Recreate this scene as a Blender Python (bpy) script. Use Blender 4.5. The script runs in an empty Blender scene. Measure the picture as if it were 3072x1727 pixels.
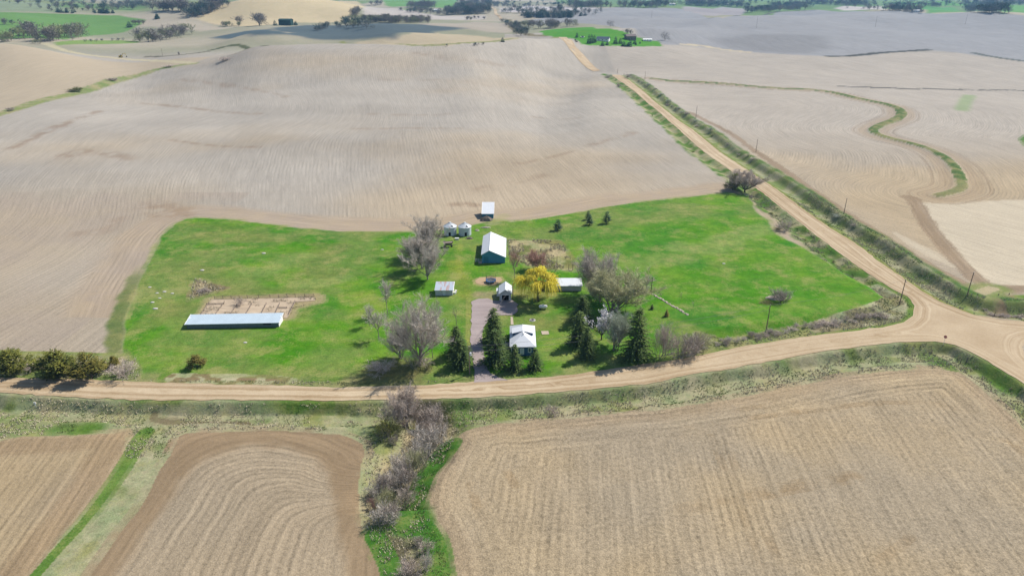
import bpy, bmesh, math, random
import numpy as np
from mathutils import Vector, Matrix, noise as mnoise
from mathutils.geometry import delaunay_2d_cdt

random.seed(7); np.random.seed(7)
R = math.radians
SC = bpy.context.scene
COL = SC.collection

# ------------------------------------------------------------------ camera, sky, sun, exposure
H = 95.0                     # camera height above the farmyard, metres
PITCH = R(24.0)
FPX = 2048.0                 # focal length in pixels of a 3072 px wide photograph
cam = bpy.data.cameras.new("camera"); camo = bpy.data.objects.new("camera", cam); COL.objects.link(camo)
camo.location = (0, 0, H); camo.rotation_euler = (R(90) - PITCH, 0, 0)
cam.sensor_width = 36.0; cam.lens = 36.0 * FPX / 3072.0
cam.clip_start = 1.0; cam.clip_end = 40000.0
SC.camera = camo

SUN_EL = R(47.0); SUN_AZ = math.atan2(0.81, 0.58)     # azimuth from +Y towards +X
W = bpy.data.worlds.new("World"); SC.world = W; W.use_nodes = True
wn = W.node_tree.nodes; wn.clear()
sky = wn.new("ShaderNodeTexSky"); sky.sky_type = 'NISHITA'; sky.sun_disc = False
sky.sun_elevation = SUN_EL; sky.sun_rotation = SUN_AZ; sky.altitude = 400; sky.air_density = 1.0; sky.dust_density = 0.6
bg = wn.new("ShaderNodeBackground"); bg.inputs[1].default_value = 0.10
wo = wn.new("ShaderNodeOutputWorld")
W.node_tree.links.new(sky.outputs[0], bg.inputs[0]); W.node_tree.links.new(bg.outputs[0], wo.inputs[0])
sl = bpy.data.lights.new("sun", 'SUN'); sl.energy = 4.6; sl.angle = R(0.53); sl.color = (1.0, 0.94, 0.86)
so = bpy.data.objects.new("sun", sl); COL.objects.link(so)
sd = Vector((math.sin(SUN_AZ) * math.cos(SUN_EL), math.cos(SUN_AZ) * math.cos(SUN_EL), math.sin(SUN_EL)))
so.rotation_euler = sd.to_track_quat('Z', 'Y').to_euler(); so.location = (200, 200, 400)
SC.view_settings.view_transform = 'Standard'; SC.view_settings.look = 'None'
SC.view_settings.exposure = 0.60; SC.view_settings.gamma = 1.0; SC.view_settings.use_curve_mapping = False

# ------------------------------------------------------------------ numeric helpers
def lin(c):
    c = np.array(c, float) / 255.0
    return np.where(c <= 0.04045, c / 12.92, ((c + 0.055) / 1.055) ** 2.4)
KEXP = 1.75                                      # picture brightness of a white sunlit level surface
def alb(*c): return lin(c) / KEXP
def vhash(ix, iy, seed):
    n = (ix.astype(np.int64) * 374761393 + iy.astype(np.int64) * 668265263 + seed * 982451653) & 0xffffffff
    n = ((n ^ (n >> 13)) * 1274126177) & 0xffffffff
    n = (n ^ (n >> 16)) & 0xffff
    return n / 65535.0
def vnoise(x, y, seed=0):                      # 0..1 smooth value noise
    x = np.asarray(x, float); y = np.asarray(y, float)
    ix = np.floor(x); iy = np.floor(y); fx = x - ix; fy = y - iy
    fx = fx * fx * fx * (fx * (fx * 6 - 15) + 10); fy = fy * fy * fy * (fy * (fy * 6 - 15) + 10)
    a = vhash(ix, iy, seed); b = vhash(ix + 1, iy, seed); c = vhash(ix, iy + 1, seed); d = vhash(ix + 1, iy + 1, seed)
    return (a * (1 - fx) + b * fx) * (1 - fy) + (c * (1 - fx) + d * fx) * fy
def fbm(x, y, seed=0, o=4):
    s = 0; a = 0.5; t = 0
    for i in range(o):
        s = s + a * vnoise(x * 2 ** i, y * 2 ** i, seed + i * 17); t += a; a *= 0.5
    return s / t
def sstep(a, b, x):
    t = np.clip((x - a) / (b - a), 0, 1); return t * t * (3 - 2 * t)
def slope_of_row(v):                           # downward slope of the sight line through photo row v
    return np.tan(PITCH + np.arctan((np.asarray(v, float) - 863.5) / FPX))

# ------------------------------------------------------------------ terrain: rolling loess hills
# each entry: a bearing from the camera and a depth profile (distance, sight-line row) of the land along it
PROF = {
 -500: [(300,632),(450,415),(620,270),(800,131),(920,140),(1050,105),(1250,72),(1400,40),(1800,15),(3000,-3),(9500,-32)],
 0:    [(300,632),(450,415),(620,270),(800,131),(920,140),(1050,105),(1250,72),(1400,40),(1800,15),(3000,-3),(9500,-32)],
 400:  [(300,632),(450,420),(620,295),(780,205),(860,178),(950,150),(1150,120),(1350,85),(1700,35),(2800,5),(9500,-32)],
 600:  [(300,632),(450,420),(620,285),(760,195),(850,165),(950,145),(1080,125),(1300,85),(1700,25),(2800,0),(9500,-32)],
 800:  [(300,632),(450,415),(620,270),(800,138),(900,152),(1020,92),(1120,102),(1280,74),(1600,6),(2800,0),(9500,-32)],
 1000: [(300,632),(450,415),(620,265),(800,133),(900,152),(1050,105),(1120,114),(1280,80),(1650,12),(2800,4),(9500,-32)],
 1200: [(300,632),(450,415),(620,265),(800,135),(900,152),(1000,98),(1100,108),(1250,72),(1600,50),(2600,15),(9500,-32)],
 1400: [(300,632),(450,415),(620,262),(800,125),(900,145),(1030,104),(1120,111),(1260,74),(1650,50),(2600,18),(9500,-32)],
 1560: [(300,632),(450,425),(640,275),(880,114),(960,126),(1050,104),(1120,105),(1300,80),(1650,50),(2600,20),(9500,-32)],
 1680: [(300,632),(600,320),(790,215),(960,112),(1010,116),(1080,95),(1150,97),(1350,65),(1700,42),(2600,18),(9500,-32)],
 1780: [(300,632),(780,226),(845,216),(950,138),(1000,118),(1080,86),(1180,90),(1350,62),(1700,42),(2600,15),(9500,-32)],
 1950: [(300,632),(780,232),(850,207),(960,145),(1020,125),(1100,85),(1200,88),(1400,58),(1800,35),(2800,12),(9500,-32)],
 2200: [(300,632),(600,322),(770,240),(960,168),(1080,125),(1250,80),(1400,50),(1600,58),(2000,40),(3000,12),(9500,-32)],
 2600: [(300,632),(600,322),(770,250),(950,172),(1080,130),(1250,85),(1450,37),(1650,44),(2100,30),(3000,8),(9500,-32)],
 3072: [(300,632),(600,325),(770,258),(930,184),(1080,138),(1250,92),(1450,48),(1650,54),(2100,36),(3000,8),(9500,-32)],
 3600: [(300,632),(600,325),(770,258),(930,184),(1080,138),(1250,92),(1450,48),(1650,54),(2100,36),(3000,8),(9500,-32)],
}
def pchip(xs, ys, q):
    xs = np.array(xs, float); ys = np.array(ys, float); h = np.diff(xs); d = np.diff(ys) / h
    m = np.zeros(len(xs)); m[0] = 0; m[-1] = d[-1]
    for i in range(1, len(xs) - 1):
        if d[i - 1] * d[i] > 0:
            w1 = 2 * h[i] + h[i - 1]; w2 = h[i] + 2 * h[i - 1]
            m[i] = (w1 + w2) / (w1 / d[i - 1] + w2 / d[i])
    k = np.clip(np.searchsorted(xs, q) - 1, 0, len(xs) - 2); t = (q - xs[k]) / h[k]
    return ((2*t**3-3*t**2+1)*ys[k] + (t**3-2*t**2+t)*h[k]*m[k] + (-2*t**3+3*t**2)*ys[k+1] + (t**3-t**2)*h[k]*m[k+1])
UG = np.linspace(-500, 3600, 206); LYG = np.linspace(math.log(250), math.log(12000), 520); YG = np.exp(LYG)
_us = sorted(PROF); TAB = np.zeros((len(UG), len(YG)))
for i, uu in enumerate(UG):
    k = min(max(np.searchsorted(_us, uu) - 1, 0), len(_us) - 2)
    f = (uu - _us[k]) / (_us[k+1] - _us[k]); f = f * f * (3 - 2 * f)
    A, B = PROF[_us[k]], PROF[_us[k+1]]
    ys = [a[0] * (1 - f) + b[0] * f for a, b in zip(A, B)]; vs = [a[1] * (1 - f) + b[1] * f for a, b in zip(A, B)]
    zs = [H - y * slope_of_row(v) for y, v in zip(ys, vs)]; zs[0] = 0.0
    q = np.clip(YG, 300, ys[-1]); TAB[i] = pchip(ys, zs, q)
for _ in range(3):
    TAB[1:-1] = (TAB[:-2] + 2 * TAB[1:-1] + TAB[2:]) / 4
def T0(x, y):                                   # base terrain height
    x = np.asarray(x, float); y = np.asarray(y, float)
    yy = np.clip(y, 250, 11900); t = x / np.maximum(y, 60)
    u = np.clip(1536 + FPX * 1.055 * t, -499, 3599)
    fi = (u - UG[0]) / (UG[1] - UG[0]); i = np.clip(fi.astype(int), 0, len(UG) - 2); fi = fi - i
    fj = (np.log(yy) - LYG[0]) / (LYG[1] - LYG[0]); j = np.clip(fj.astype(int), 0, len(YG) - 2); fj = fj - j
    z = (TAB[i, j] * (1 - fi) + TAB[i+1, j] * fi) * (1 - fj) + (TAB[i, j+1] * (1 - fi) + TAB[i+1, j+1] * fi) * fj
    z = z + (fbm(x / 70, y / 70, 3, 2) - 0.5) * 1.2
    z = z + (fbm(x / 130 + 5, y / 130, 9, 3) - 0.5) * 4.5 * sstep(320, 520, y) * (1 - 0.55 * sstep(700, 900, y))
    z = z + (fbm(x / 240 + 11, y / 200, 19, 2) - 0.5) * 24.0 * sstep(1050, 1500, y)
    return z
def ground_hit(u, v):                           # where the sight lines through photo points (u, v) meet the land
    u = np.asarray(u, float); v = np.asarray(v, float)
    a = (u - 1536) / FPX; b = (v - 863.5) / FPX
    dy = math.cos(PITCH) - b * math.sin(PITCH); dz = -(math.sin(PITCH) + b * math.cos(PITCH))
    Y = np.geomspace(55, 9000, 900)[:, None]
    s = Y / dy[None]; xx = a[None] * s; zz = H + dz[None] * s
    d = zz - T0(xx, np.broadcast_to(Y, xx.shape))
    hit = d < 0; hit[-1] = True; k = np.maximum(np.argmax(hit, axis=0), 1)
    n = np.arange(len(u)); d0 = d[k-1, n]; d1 = d[k, n]; f = np.clip(d0 / np.where(d0 - d1 == 0, 1, d0 - d1), 0, 1)
    y = Y[k-1, 0] * (1 - f) + Y[k, 0] * f
    return np.stack([a * y / dy, y], 1)
FR = {1: (0, 0), 2: (1024, 0), 3: (2048, 0), 4: (0, 576), 5: (1024, 576), 6: (2048, 576), 7: (0, 1152), 8: (1024, 1152), 9: (2048, 1152), 0: (0, 0)}
def px(k, pts):                                  # survey sheets: nine overlapping enlargements -> photo points
    ox, oy = FR[k]; s = 1.0 if k == 0 else 2.5142
    return [(ox + p[0] / s, oy + p[1] / s) for p in pts]
def ground(*sheets):                             # (k, [(x, y), ...]), ... -> world XY polygon
    P = []
    for k, pts in sheets: P += px(k, pts)
    P = np.array(P); return ground_hit(P[:, 0], P[:, 1])

def seg_dist(P, L, closed=False, margin=1e9):    # distance to a polyline, and arc position
    n = len(L); best = np.full(len(P), margin); arc = np.zeros(len(P)); acc = 0
    for i in range(n if closed else n - 1):
        a = L[i]; b = L[(i + 1) % n]; e = b - a; l2 = max(e @ e, 1e-9)
        t = np.clip(((P - a) @ e) / l2, 0, 1); d = np.hypot(P[:, 0] - a[0] - t * e[0], P[:, 1] - a[1] - t * e[1])
        m = d < best; best = np.where(m, d, best); arc = np.where(m, acc + t * math.sqrt(l2), arc); acc += math.sqrt(l2)
    return best, arc
def sd_poly(P, L, margin=60.0):                  # signed distance, + inside
    out = np.full(len(P), -margin)
    lo = L.min(0) - margin; hi = L.max(0) + margin
    idx = np.nonzero((P[:, 0] > lo[0]) & (P[:, 0] < hi[0]) & (P[:, 1] > lo[1]) & (P[:, 1] < hi[1]))[0]
    if len(idx) == 0: return out
    Q = P[idx]; d, _ = seg_dist(Q, L, True, 1e9); ins = np.zeros(len(Q), bool); n = len(L)
    for i in range(n):
        a = L[i]; b = L[(i + 1) % n]
        c = (a[1] > Q[:, 1]) != (b[1] > Q[:, 1])
        xi = a[0] + (Q[:, 1] - a[1]) / (b[1] - a[1] + 1e-12) * (b[0] - a[0])
        ins ^= c & (Q[:, 0] < xi)
    out[idx] = np.where(ins, d, -np.minimum(d, margin)); return out
def line_dist(P, L, margin=40.0):
    out = np.full(len(P), margin); arc = np.zeros(len(P)); lo = L.min(0) - margin; hi = L.max(0) + margin
    idx = np.nonzero((P[:, 0] > lo[0]) & (P[:, 0] < hi[0]) & (P[:, 1] > lo[1]) & (P[:, 1] < hi[1]))[0]
    if len(idx):
        d, s = seg_dist(P[idx], L, False, margin); out[idx] = d; arc[idx] = s
    return out, arc
def densify(L, step):
    o = []
    for i in range(len(L) - 1):
        n = max(1, int(np.hypot(*(L[i+1] - L[i])) / step))
        for j in range(n): o.append(L[i] + (L[i+1] - L[i]) * j / n)
    o.append(L[-1]); return np.array(o)
def smooth_line(L, n=2, closed=False):           # Chaikin
    for _ in range(n):
        o = [] if closed else [L[0]]; m = len(L)
        for i in range(m if closed else m - 1):
            a = L[i]; b = L[(i+1) % m]; o += [a * .75 + b * .25, a * .25 + b * .75]
        if not closed: o.append(L[-1])
        L = np.array(o)
    return L

# ------------------------------------------------------------------ survey of the land (outlines on the ground)
ROAD_N_EDGE = px(0, [(-420,1118),(0,1132),(278,1139),(414,1145),(676,1153),(1024,1161),(1200,1158),(1318,1152),(1400,1146),(1521,1139),(1660,1130),(1820,1109),(2048,1076),(2207,1043),(2366,1018),(2525,997),(2645,982),(2712,968),(2738,947),(2744,918),(2722,890)])
ROAD_NW_EDGE = px(6, [(1500,685),(1300,550),(1100,400),(900,243),(700,88),(590,0)]) + px(2, [(2574,1005),(2400,850),(2250,725),(2130,630),(2035,566)])
ROAD_NE_EDGE = px(2, [(2100,566),(2180,612),(2330,735),(2450,835),(2574,930)]) + px(6, [(735,0),(900,125),(1100,265),(1300,385),(1500,540),(1650,640),(1800,745),(1950,830),(2100,890),(2200,925),(2400,965),(2574,978),(3300,990)])
ROAD_E_LOW = px(6, [(3300,1120),(2650,1100),(2580,1125),(2562,1170),(2575,1230),(2640,1300),(2900,1500),(3600,2100)])
ROAD_S_EDGE = px(6, [(3000,2000),(2800,1620),(2574,1448),(2400,1335),(2200,1222),(2050,1152),(1900,1127),(1700,1130),(1500,1145),(1000,1212),(500,1308),(0,1388)]) + px(0, [(1938,1152),(1740,1170),(1541,1186),(1302,1195),(1024,1203),(477,1201),(318,1196),(0,1178),(-420,1160)])
def hits(L): L = np.array(L); return ground_hit(L[:, 0], L[:, 1])
G_RN, G_RNW, G_RNE, G_REL, G_RS = map(hits, (ROAD_N_EDGE, ROAD_NW_EDGE, ROAD_NE_EDGE, ROAD_E_LOW, ROAD_S_EDGE))
ROADPOLY = np.concatenate([G_RN, G_RNW, G_RNE, G_REL, G_RS])
FARROAD = ground((2, [(1900,540),(1800,468),(1720,372),(1655,296),(1640,282),(1700,282),(1765,352),(1855,445),(1955,535)]))
MEADOW = ground((4, [(1040,1420),(1050,1330),(990,1260),(925,1200),(940,1060),(952,950),(985,860),(1020,740),(1080,620),(1130,520),(1180,410),(1230,330),(1310,250),(1400,205),(1480,195),(1700,205),(2000,240),(2300,275),(2570,298)]),
  (5, [(200,300),(540,300),(760,290),(1000,250),(1150,212),(1280,225),(1400,215),(1700,170),(2000,110),(2300,70),(2570,45)]),
  (6, [(150,28),(330,5),(480,30),(520,80),(560,160),(640,220),(680,300),(740,340),(900,420),(1000,480),(1150,560),(1280,620),(1400,690),(1500,770),(1530,790),(1480,840),(1300,900),(1100,960),(900,1000),(700,1030),(500,1070),(350,1093),(200,1088),(100,1070)]),
  (5, [(2560,1250),(2200,1315),(1900,1360),(1600,1388),(1250,1408),(1150,1370),(1000,1390),(960,1420),(700,1425),(300,1430)]), (4, [(2500,1432),(1900,1425)]))
DRIVE = ground((5, [(1000,1440),(1010,1385),(1003,1320),(980,1200),(971,1050),(984,900),(984,825),(1040,806),(1100,800),(1150,822),(1290,815),(1335,855),(1325,900),(1285,930),(1240,928),(1170,935),(1110,965),(1075,1005),(1060,1060),(1062,1130),(1072,1220),(1090,1300),(1118,1365),(1180,1400),(1260,1420)]))
F_SR = ground((8, [(810,1446),(740,1200),(690,1100),(640,1000),(612,930),(622,850),(662,700),(742,560),(802,450),(862,330),(900,302),(1200,245),(1350,252),(1500,232),(1800,207),(2100,172),(2400,152),(2576,120)]), (9, [(350,70),(700,0)]), (6, [(1200,1352),(1500,1312),(1800,1292),(2000,1302),(2110,1322),(2200,1382),(2280,1448)]), (9, [(2350,60),(2500,190),(2576,262),(3300,900),(3300,2300),(900,2300)]), (8, [(900,2300)]))
F_SC = ground((7, [(1400,322),(1700,312),(2100,302),(2576,332)]), (8, [(100,370),(190,430),(212,500),(182,600),(166,750),(170,900),(190,1050),(230,1150),(290,1300),(345,1446),(520,2100)]), (7, [(300,2100),(640,1446),(780,1250),(880,1100),(1000,960),(1080,830),(1160,650),(1250,520),(1320,365)]))
F_SL = ground((7, [(-900,430),(0,398),(150,362),(500,345),(950,320),(985,400),(950,520),(900,620),(830,740),(760,830),(640,1000),(480,1180),(270,1446),(-100,2000),(-1500,2000)]))
GREENLINE = smooth_line(ground((7, [(1090,335),(1040,420),(1000,500),(930,620),(850,740),(760,870),(680,980),(560,1120),(450,1230),(340,1360),(260,1446),(-50,1800)])))
CREEK = smooth_line(ground((8, [(640,180),(690,300),(640,440),(560,560),(460,680),(400,800),(370,920),(400,1050),(480,1150),(560,1280),(600,1446),(700,1900)])))
CREEKGREEN = smooth_line(ground((8, [(812,410),(722,530),(642,640),(592,760),(560,850),(538,950),(560,1020),(640,1090),(700,1180),(722,1300),(742,1446),(800,1800)])))
CREEKLEFT = smooth_line(ground((8, [(255,1140),(320,1260),(380,1400),(420,1600)])))
TERRACE = smooth_line(ground((2, [(2350,600)]), (3, [(0,617),(150,622),(300,632),(500,652),(700,668),(900,675),(1050,685),(1200,712),(1320,745),(1450,772),(1560,792),(1632,822),(1655,857),(1635,892),(1560,922),(1480,950),(1428,985),(1450,1012),(1550,1045),(1700,1080),(1850,1125),(1960,1180),(2030,1240),(2075,1310),(2100,1380),(2108,1412),(2075,1442),(2000,1466),(1926,1481)])))
STRIPW = smooth_line(ground((1, [(-300,950),(0,865),(250,782),(450,732),(600,692),(750,652),(870,602),(1000,580),(1200,515),(1450,482)])))
TILLED = smooth_line(ground((6, [(1700,40),(1740,55),(1790,130),(1850,250),(1990,430),(2130,590),(2250,710),(2350,745),(2574,745),(3100,750)])))
TILLED2 = smooth_line(ground((3, [(60,860),(300,980),(560,1160),(800,1330),(950,1448)]), (6, [(1250,200),(1500,360),(1800,560),(2130,740),(2250,750)])))
PALE1 = ground((6, [(1785,82),(2000,90),(2300,70),(2574,60),(3200,60),(3200,722),(2574,722),(2310,718),(2190,600),(2060,450),(1950,320),(1850,180)]))
PALE2 = ground((6, [(1590,320),(1750,400),(1900,470),(2035,582),(1850,500),(1720,430)]))
PENYARD = ground((0, [(629,896),(935,887),(962,889),(956,905),(885,925),(868,952),(850,955),(590,960),(618,915)]))
GARDEN = ground((5, [(1240,358),(1440,360),(1630,362),(1680,400),(1730,480),(1780,540),(1770,600),(1620,595),(1400,560),(1260,470)]))
SAND = ground((5, [(1008,668),(1040,648),(1120,640),(1200,645),(1215,665),(1190,685),(1150,700),(1060,700),(1020,690)]))
BARE_L = ground((4, [(1425,820),(1440,720),(1468,650),(1550,665),(1610,700),(1720,725),(1620,755),(1500,790)]))
FARLAWN = ground((2, [(1490,238),(1600,222),(1700,212),(1900,206),(2050,222),(2180,256),(2260,290),(2400,316),(2425,350),(2150,352),(1900,344),(1810,335),(1755,292),(1520,268)]))
GREENFAR = ground((1, [(-300,90),(0,95),(300,100),(600,110),(900,117),(1100,150),(1010,215),(930,245),(700,268),(500,300),(0,300),(-300,300)]))
GREENLOW = ground((1, [(400,322),(640,302),(900,305),(1060,312),(1040,325),(700,335),(430,345)]))
TANHILL = ground((1, [(1470,140),(1700,30),(1800,5),(2574,5)]), (2, [(150,35),(180,60),(100,140),(0,165)]), (1, [(2200,170),(1900,200),(1650,190)]))
GREYHILL = ground((2, [(2440,338),(2300,300),(2235,268),(2100,208),(1850,180),(1500,190),(1350,160),(1500,140),(1900,70),(2300,62)]), (3, [(0,70),(300,140),(700,95),(1000,75),(1400,90),(1900,105),(2200,100),(2574,118),(3100,110),(3100,500),(2574,467),(2400,442),(2100,402),(1880,380),(1600,397),(1300,427),(1100,427),(700,407),(300,372),(0,340)]))  # the hill's grey carries cloud shade put into the ground colour
SHADE_A = ground((1, [(1590,285),(1850,236),(2050,222),(2160,250),(2574,262),(2574,300),(2300,275),(1900,275)]))  # shade on the far hollows, painted into the ground colour
SHADE_B = ground((1, [(2050,215),(2300,190),(2574,192)]), (2, [(0,195),(350,172),(650,190),(950,215),(700,240),(400,290),(0,300)]), (1, [(2300,290)]))  # second shaded hollow, its shade painted into the ground colour too
FARPATCH = [(ground((2, [(180,50),(400,62),(600,100),(850,122),(1080,118),(1090,145),(700,150),(400,132),(165,112)])), alb(200, 190, 180), 5), (ground((2, [(1200,62),(1400,46),(1700,55),(1950,62),(1990,95),(1700,105),(1400,96),(1195,92)])), alb(208, 200, 196), 6),
  (ground((3, [(0,52),(300,52),(460,66),(480,90),(250,122),(0,112)])), alb(176, 168, 166), 6), (ground((3, [(1150,62),(1500,47),(1520,76),(1200,82)])), alb(208, 198, 190), 8), (ground((1, [(-300,0),(300,15),(560,90),(430,96),(0,90),(-300,90)])), alb(150, 162, 128), 10),
  (ground((2, [(100,322),(300,290),(500,262),(720,247),(900,262),(1150,290),(1330,282),(1330,300),(800,346),(300,336)])), alb(200, 184, 154), 5), (ground((2, [(480,188),(700,176),(1000,166),(1280,176),(1320,232),(1250,252),(1000,226)])), alb(184, 172, 154), 9), (ground((1, [(500,120),(900,118),(1400,160),(1800,205),(1500,240),(1100,200),(700,160)])), alb(190, 178, 158), 10)]
GREEN_A = ground((2, [(300,0),(870,0),(860,60),(470,50),(330,40)]))
GREEN_B = ground((3, [(1480,15),(2000,10),(2150,45),(1650,48)]))
GREEN_C = ground((3, [(1700,60),(2050,55),(2150,90),(1850,102)]))
GREEN_D = ground((3, [(2400,45),(2700,35),(2700,108),(2420,105)]))

# ------------------------------------------------------------------ road cuts, ditches, banks and the creek gully
S_EDGE_LINE = G_RS[::-1]                            # west -> east
NE_LINE = G_RNE[:15]; NW_LINE = G_RNW; N_LINE = G_RN
_EDGE_CLASS = np.array([0] * len(G_RN) + [1] * len(G_RNW) + [2] * len(G_RNE) + [3] * len(G_REL) + [4] * len(G_RS)); _EDGE_CLASS[len(G_RN) + len(G_RNW) - 1] = -1
_EDGE_CLASS[len(G_RN) + len(G_RNW):][14:16] = 5
def road_side(P, margin=40.0):                      # distance outside the road, and which of its edges is nearest
    out = np.full(len(P), margin); cls = np.full(len(P), -1); L = ROADPOLY
    idx = np.nonzero(P[:, 1] < 900)[0]; Q = P[idx]; best = np.full(len(Q), margin); kc = np.full(len(Q), -1)
    for i in range(len(L)):
        a = L[i]; e = L[(i + 1) % len(L)] - a
        lo = np.minimum(a, a + e) - margin; hi = np.maximum(a, a + e) + margin
        j = np.nonzero((Q[:, 0] > lo[0]) & (Q[:, 0] < hi[0]) & (Q[:, 1] > lo[1]) & (Q[:, 1] < hi[1]))[0]
        if len(j) == 0: continue
        q = Q[j] - a; t = np.clip(q @ e / max(e @ e, 1e-9), 0, 1); d = np.hypot(q[:, 0] - t * e[0], q[:, 1] - t * e[1])
        m = d < best[j]; best[j[m]] = d[m]; kc[j[m]] = _EDGE_CLASS[i]
    ins = sd_poly(Q, L, 1.0) > 0
    out[idx] = np.where(ins, -best, best); cls[idx] = kc; return out, cls
def T1(x, y):
    x = np.asarray(x, float); y = np.asarray(y, float); shp = x.shape
    P = np.stack([x.ravel(), y.ravel()], 1); z = T0(P[:, 0], P[:, 1])
    near = np.nonzero((P[:, 1] < 900))[0]
    if len(near):
        Q = P[near]; dz = np.zeros(len(Q)); d, c = road_side(Q); o = d > 0
        w = (fbm(Q[:, 0] / 9, Q[:, 1] / 9, 21, 3) - .5) * sstep(0, 4, d)
        dz = np.where(o & (c == 4), np.interp(d + w * 2.6, [0, 0.7, 3.0, 7, 9.0, 12, 16, 40], [0, -0.1, -2.3, -2.4, -1.0, -1.1, -0.5, 0]), dz)
        dz = np.where(o & ((c == 2) | (c == 5)), np.interp(d + w * 2.0, [0, 1.5, 5.5, 8.0, 11.0, 13, 40], [0, -0.1, -1.3, -1.2, 1.3, 1.5, 0.0]), dz)
        dz = np.where(o & (c == 1), np.interp(d + w * 2.4, [0, 1.2, 4, 6, 9, 40], [0, -0.1, -1.2, -1.2, 0.2, 0]), dz)
        dz = np.where(o & (c == 0), np.interp(d + w * 2.4, [0, 2.5, 5, 7, 10, 40], [0, -0.1, -0.7, -0.4, 1.0, 0]) * sstep(20, 60, Q[:, 0]), dz)
        k, _ = line_dist(Q, CREEK, 30.0); dz = dz - 2.6 * (1 - sstep(1.0, 9.0, k + w * 5)) * sstep(1, 4, d) * (c == 4)
        k, _ = line_dist(Q, TERRACE, 20.0); dz = dz + 1.1 * (1 - sstep(0.5, 6.0, k))
        z[near] += dz
    return z.reshape(shp)
def zat(x, y): return float(T1(np.array([x]), np.array([y]))[0])

# ------------------------------------------------------------------ tagging helpers
def tag(o, label=None, cat=None, group=None, kind=None):
    if label: o["label"] = label
    if cat: o["category"] = cat
    if group: o["group"] = group
    if kind: o["kind"] = kind
    return o
def link(name, me, mat=None, parent=None):
    o = bpy.data.objects.new(name, me); COL.objects.link(o)
    if mat is not None and len(me.materials) == 0: me.materials.append(mat)
    if parent is not None: o.parent = parent
    return o
def thing(name, label, cat, loc, rz=0, group=None):
    o = bpy.data.objects.new(name, None); COL.objects.link(o); o.location = loc; o.rotation_euler = (0, 0, rz)
    o.empty_display_size = 0.5
    return tag(o, label, cat, group)
def np_mesh(name, V, F):                         # V (n,3), F (m,3|4) arrays
    me = bpy.data.meshes.new(name); V = np.asarray(V, np.float32); F = np.asarray(F, np.int32); k = F.shape[1]
    me.vertices.add(len(V)); me.vertices.foreach_set("co", V.ravel())
    me.loops.add(F.size); me.loops.foreach_set("vertex_index", F.ravel())
    me.polygons.add(len(F)); me.polygons.foreach_set("loop_start", np.arange(0, F.size, k, dtype=np.int32))

    me.update(calc_edges=True); return me

# ------------------------------------------------------------------ materials
class NT:
    def __init__(s, name):
        s.m = bpy.data.materials.new(name); s.m.use_nodes = True; s.t = s.m.node_tree; s.t.nodes.clear()
        s.out = s.n("ShaderNodeOutputMaterial"); s.b = s.n("ShaderNodeBsdfPrincipled"); s.l(s.b.outputs[0], s.out.inputs[0])
        s.b.inputs["Specular IOR Level"].default_value = 0.2; s.b.inputs["Roughness"].default_value = 0.9
    def n(s, t, **kw):
        x = s.t.nodes.new(t)
        for k, v in kw.items(): setattr(x, k, v)
        return x
    def l(s, a, b): s.t.links.new(a, b)
    def val(s, i, v):
        if hasattr(v, "links") or isinstance(v, bpy.types.NodeSocket): s.l(v, i)
        else: i.default_value = v
    def math(s, op, a, b=0.0, c=None, clamp=False):
        x = s.n("ShaderNodeMath", operation=op, use_clamp=clamp); s.val(x.inputs[0], a); s.val(x.inputs[1], b)
        if c is not None: s.val(x.inputs[2], c)
        return x.outputs[0]
    def noise(s, vec, scale, detail=3, rough=0.55):
        x = s.n("ShaderNodeTexNoise"); x.inputs["Scale"].default_value = scale; x.inputs["Detail"].default_value = detail; x.inputs["Roughness"].default_value = rough
        if vec is not None: s.l(vec, x.inputs["Vector"])
        return x.outputs["Fac"]
    def mix(s, f, a, b, mode='MIX'):
        x = s.n("ShaderNodeMix", data_type='RGBA', blend_type=mode); s.val(x.inputs[0], f); s.val(x.inputs[6], a); s.val(x.inputs[7], b); return x.outputs[2]
    def ramp(s, f, a, b):
        return s.math('MULTIPLY_ADD', f, 1.0 / (b - a), -a / (b - a), clamp=True)
    def vmul(s, col, f):
        x = s.n("ShaderNodeVectorMath", operation='SCALE'); s.l(col, x.inputs[0]); s.val(x.inputs[3], f); return x.outputs[0]
def rgba(c): return (float(c[0]), float(c[1]), float(c[2]), 1.0)
def plain(name, c, rough=0.8, spec=0.2, var=0.25, scale=1.2, metal=0.0, coord='Object', bump=0.0):
    t = NT(name); tc = t.n("ShaderNodeTexCoord"); v = tc.outputs[coord]
    n = t.noise(v, scale, 5, 0.6); f = t.math('MULTIPLY_ADD', n, 2 * var, 1 - var)
    r = t.n("ShaderNodeRGB"); r.outputs[0].default_value = rgba(c); t.l(t.vmul(r.outputs[0], f), t.b.inputs["Base Color"])
    t.b.inputs["Roughness"].default_value = rough; t.b.inputs["Specular IOR Level"].default_value = spec; t.b.inputs["Metallic"].default_value = metal
    if bump:
        b = t.n("ShaderNodeBump"); b.inputs["Strength"].default_value = bump; b.inputs["Distance"].default_value = 0.1
        t.l(t.noise(v, scale * 6, 4), b.inputs["Height"]); t.l(b.outputs[0], t.b.inputs["Normal"])
    return t.m
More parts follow.
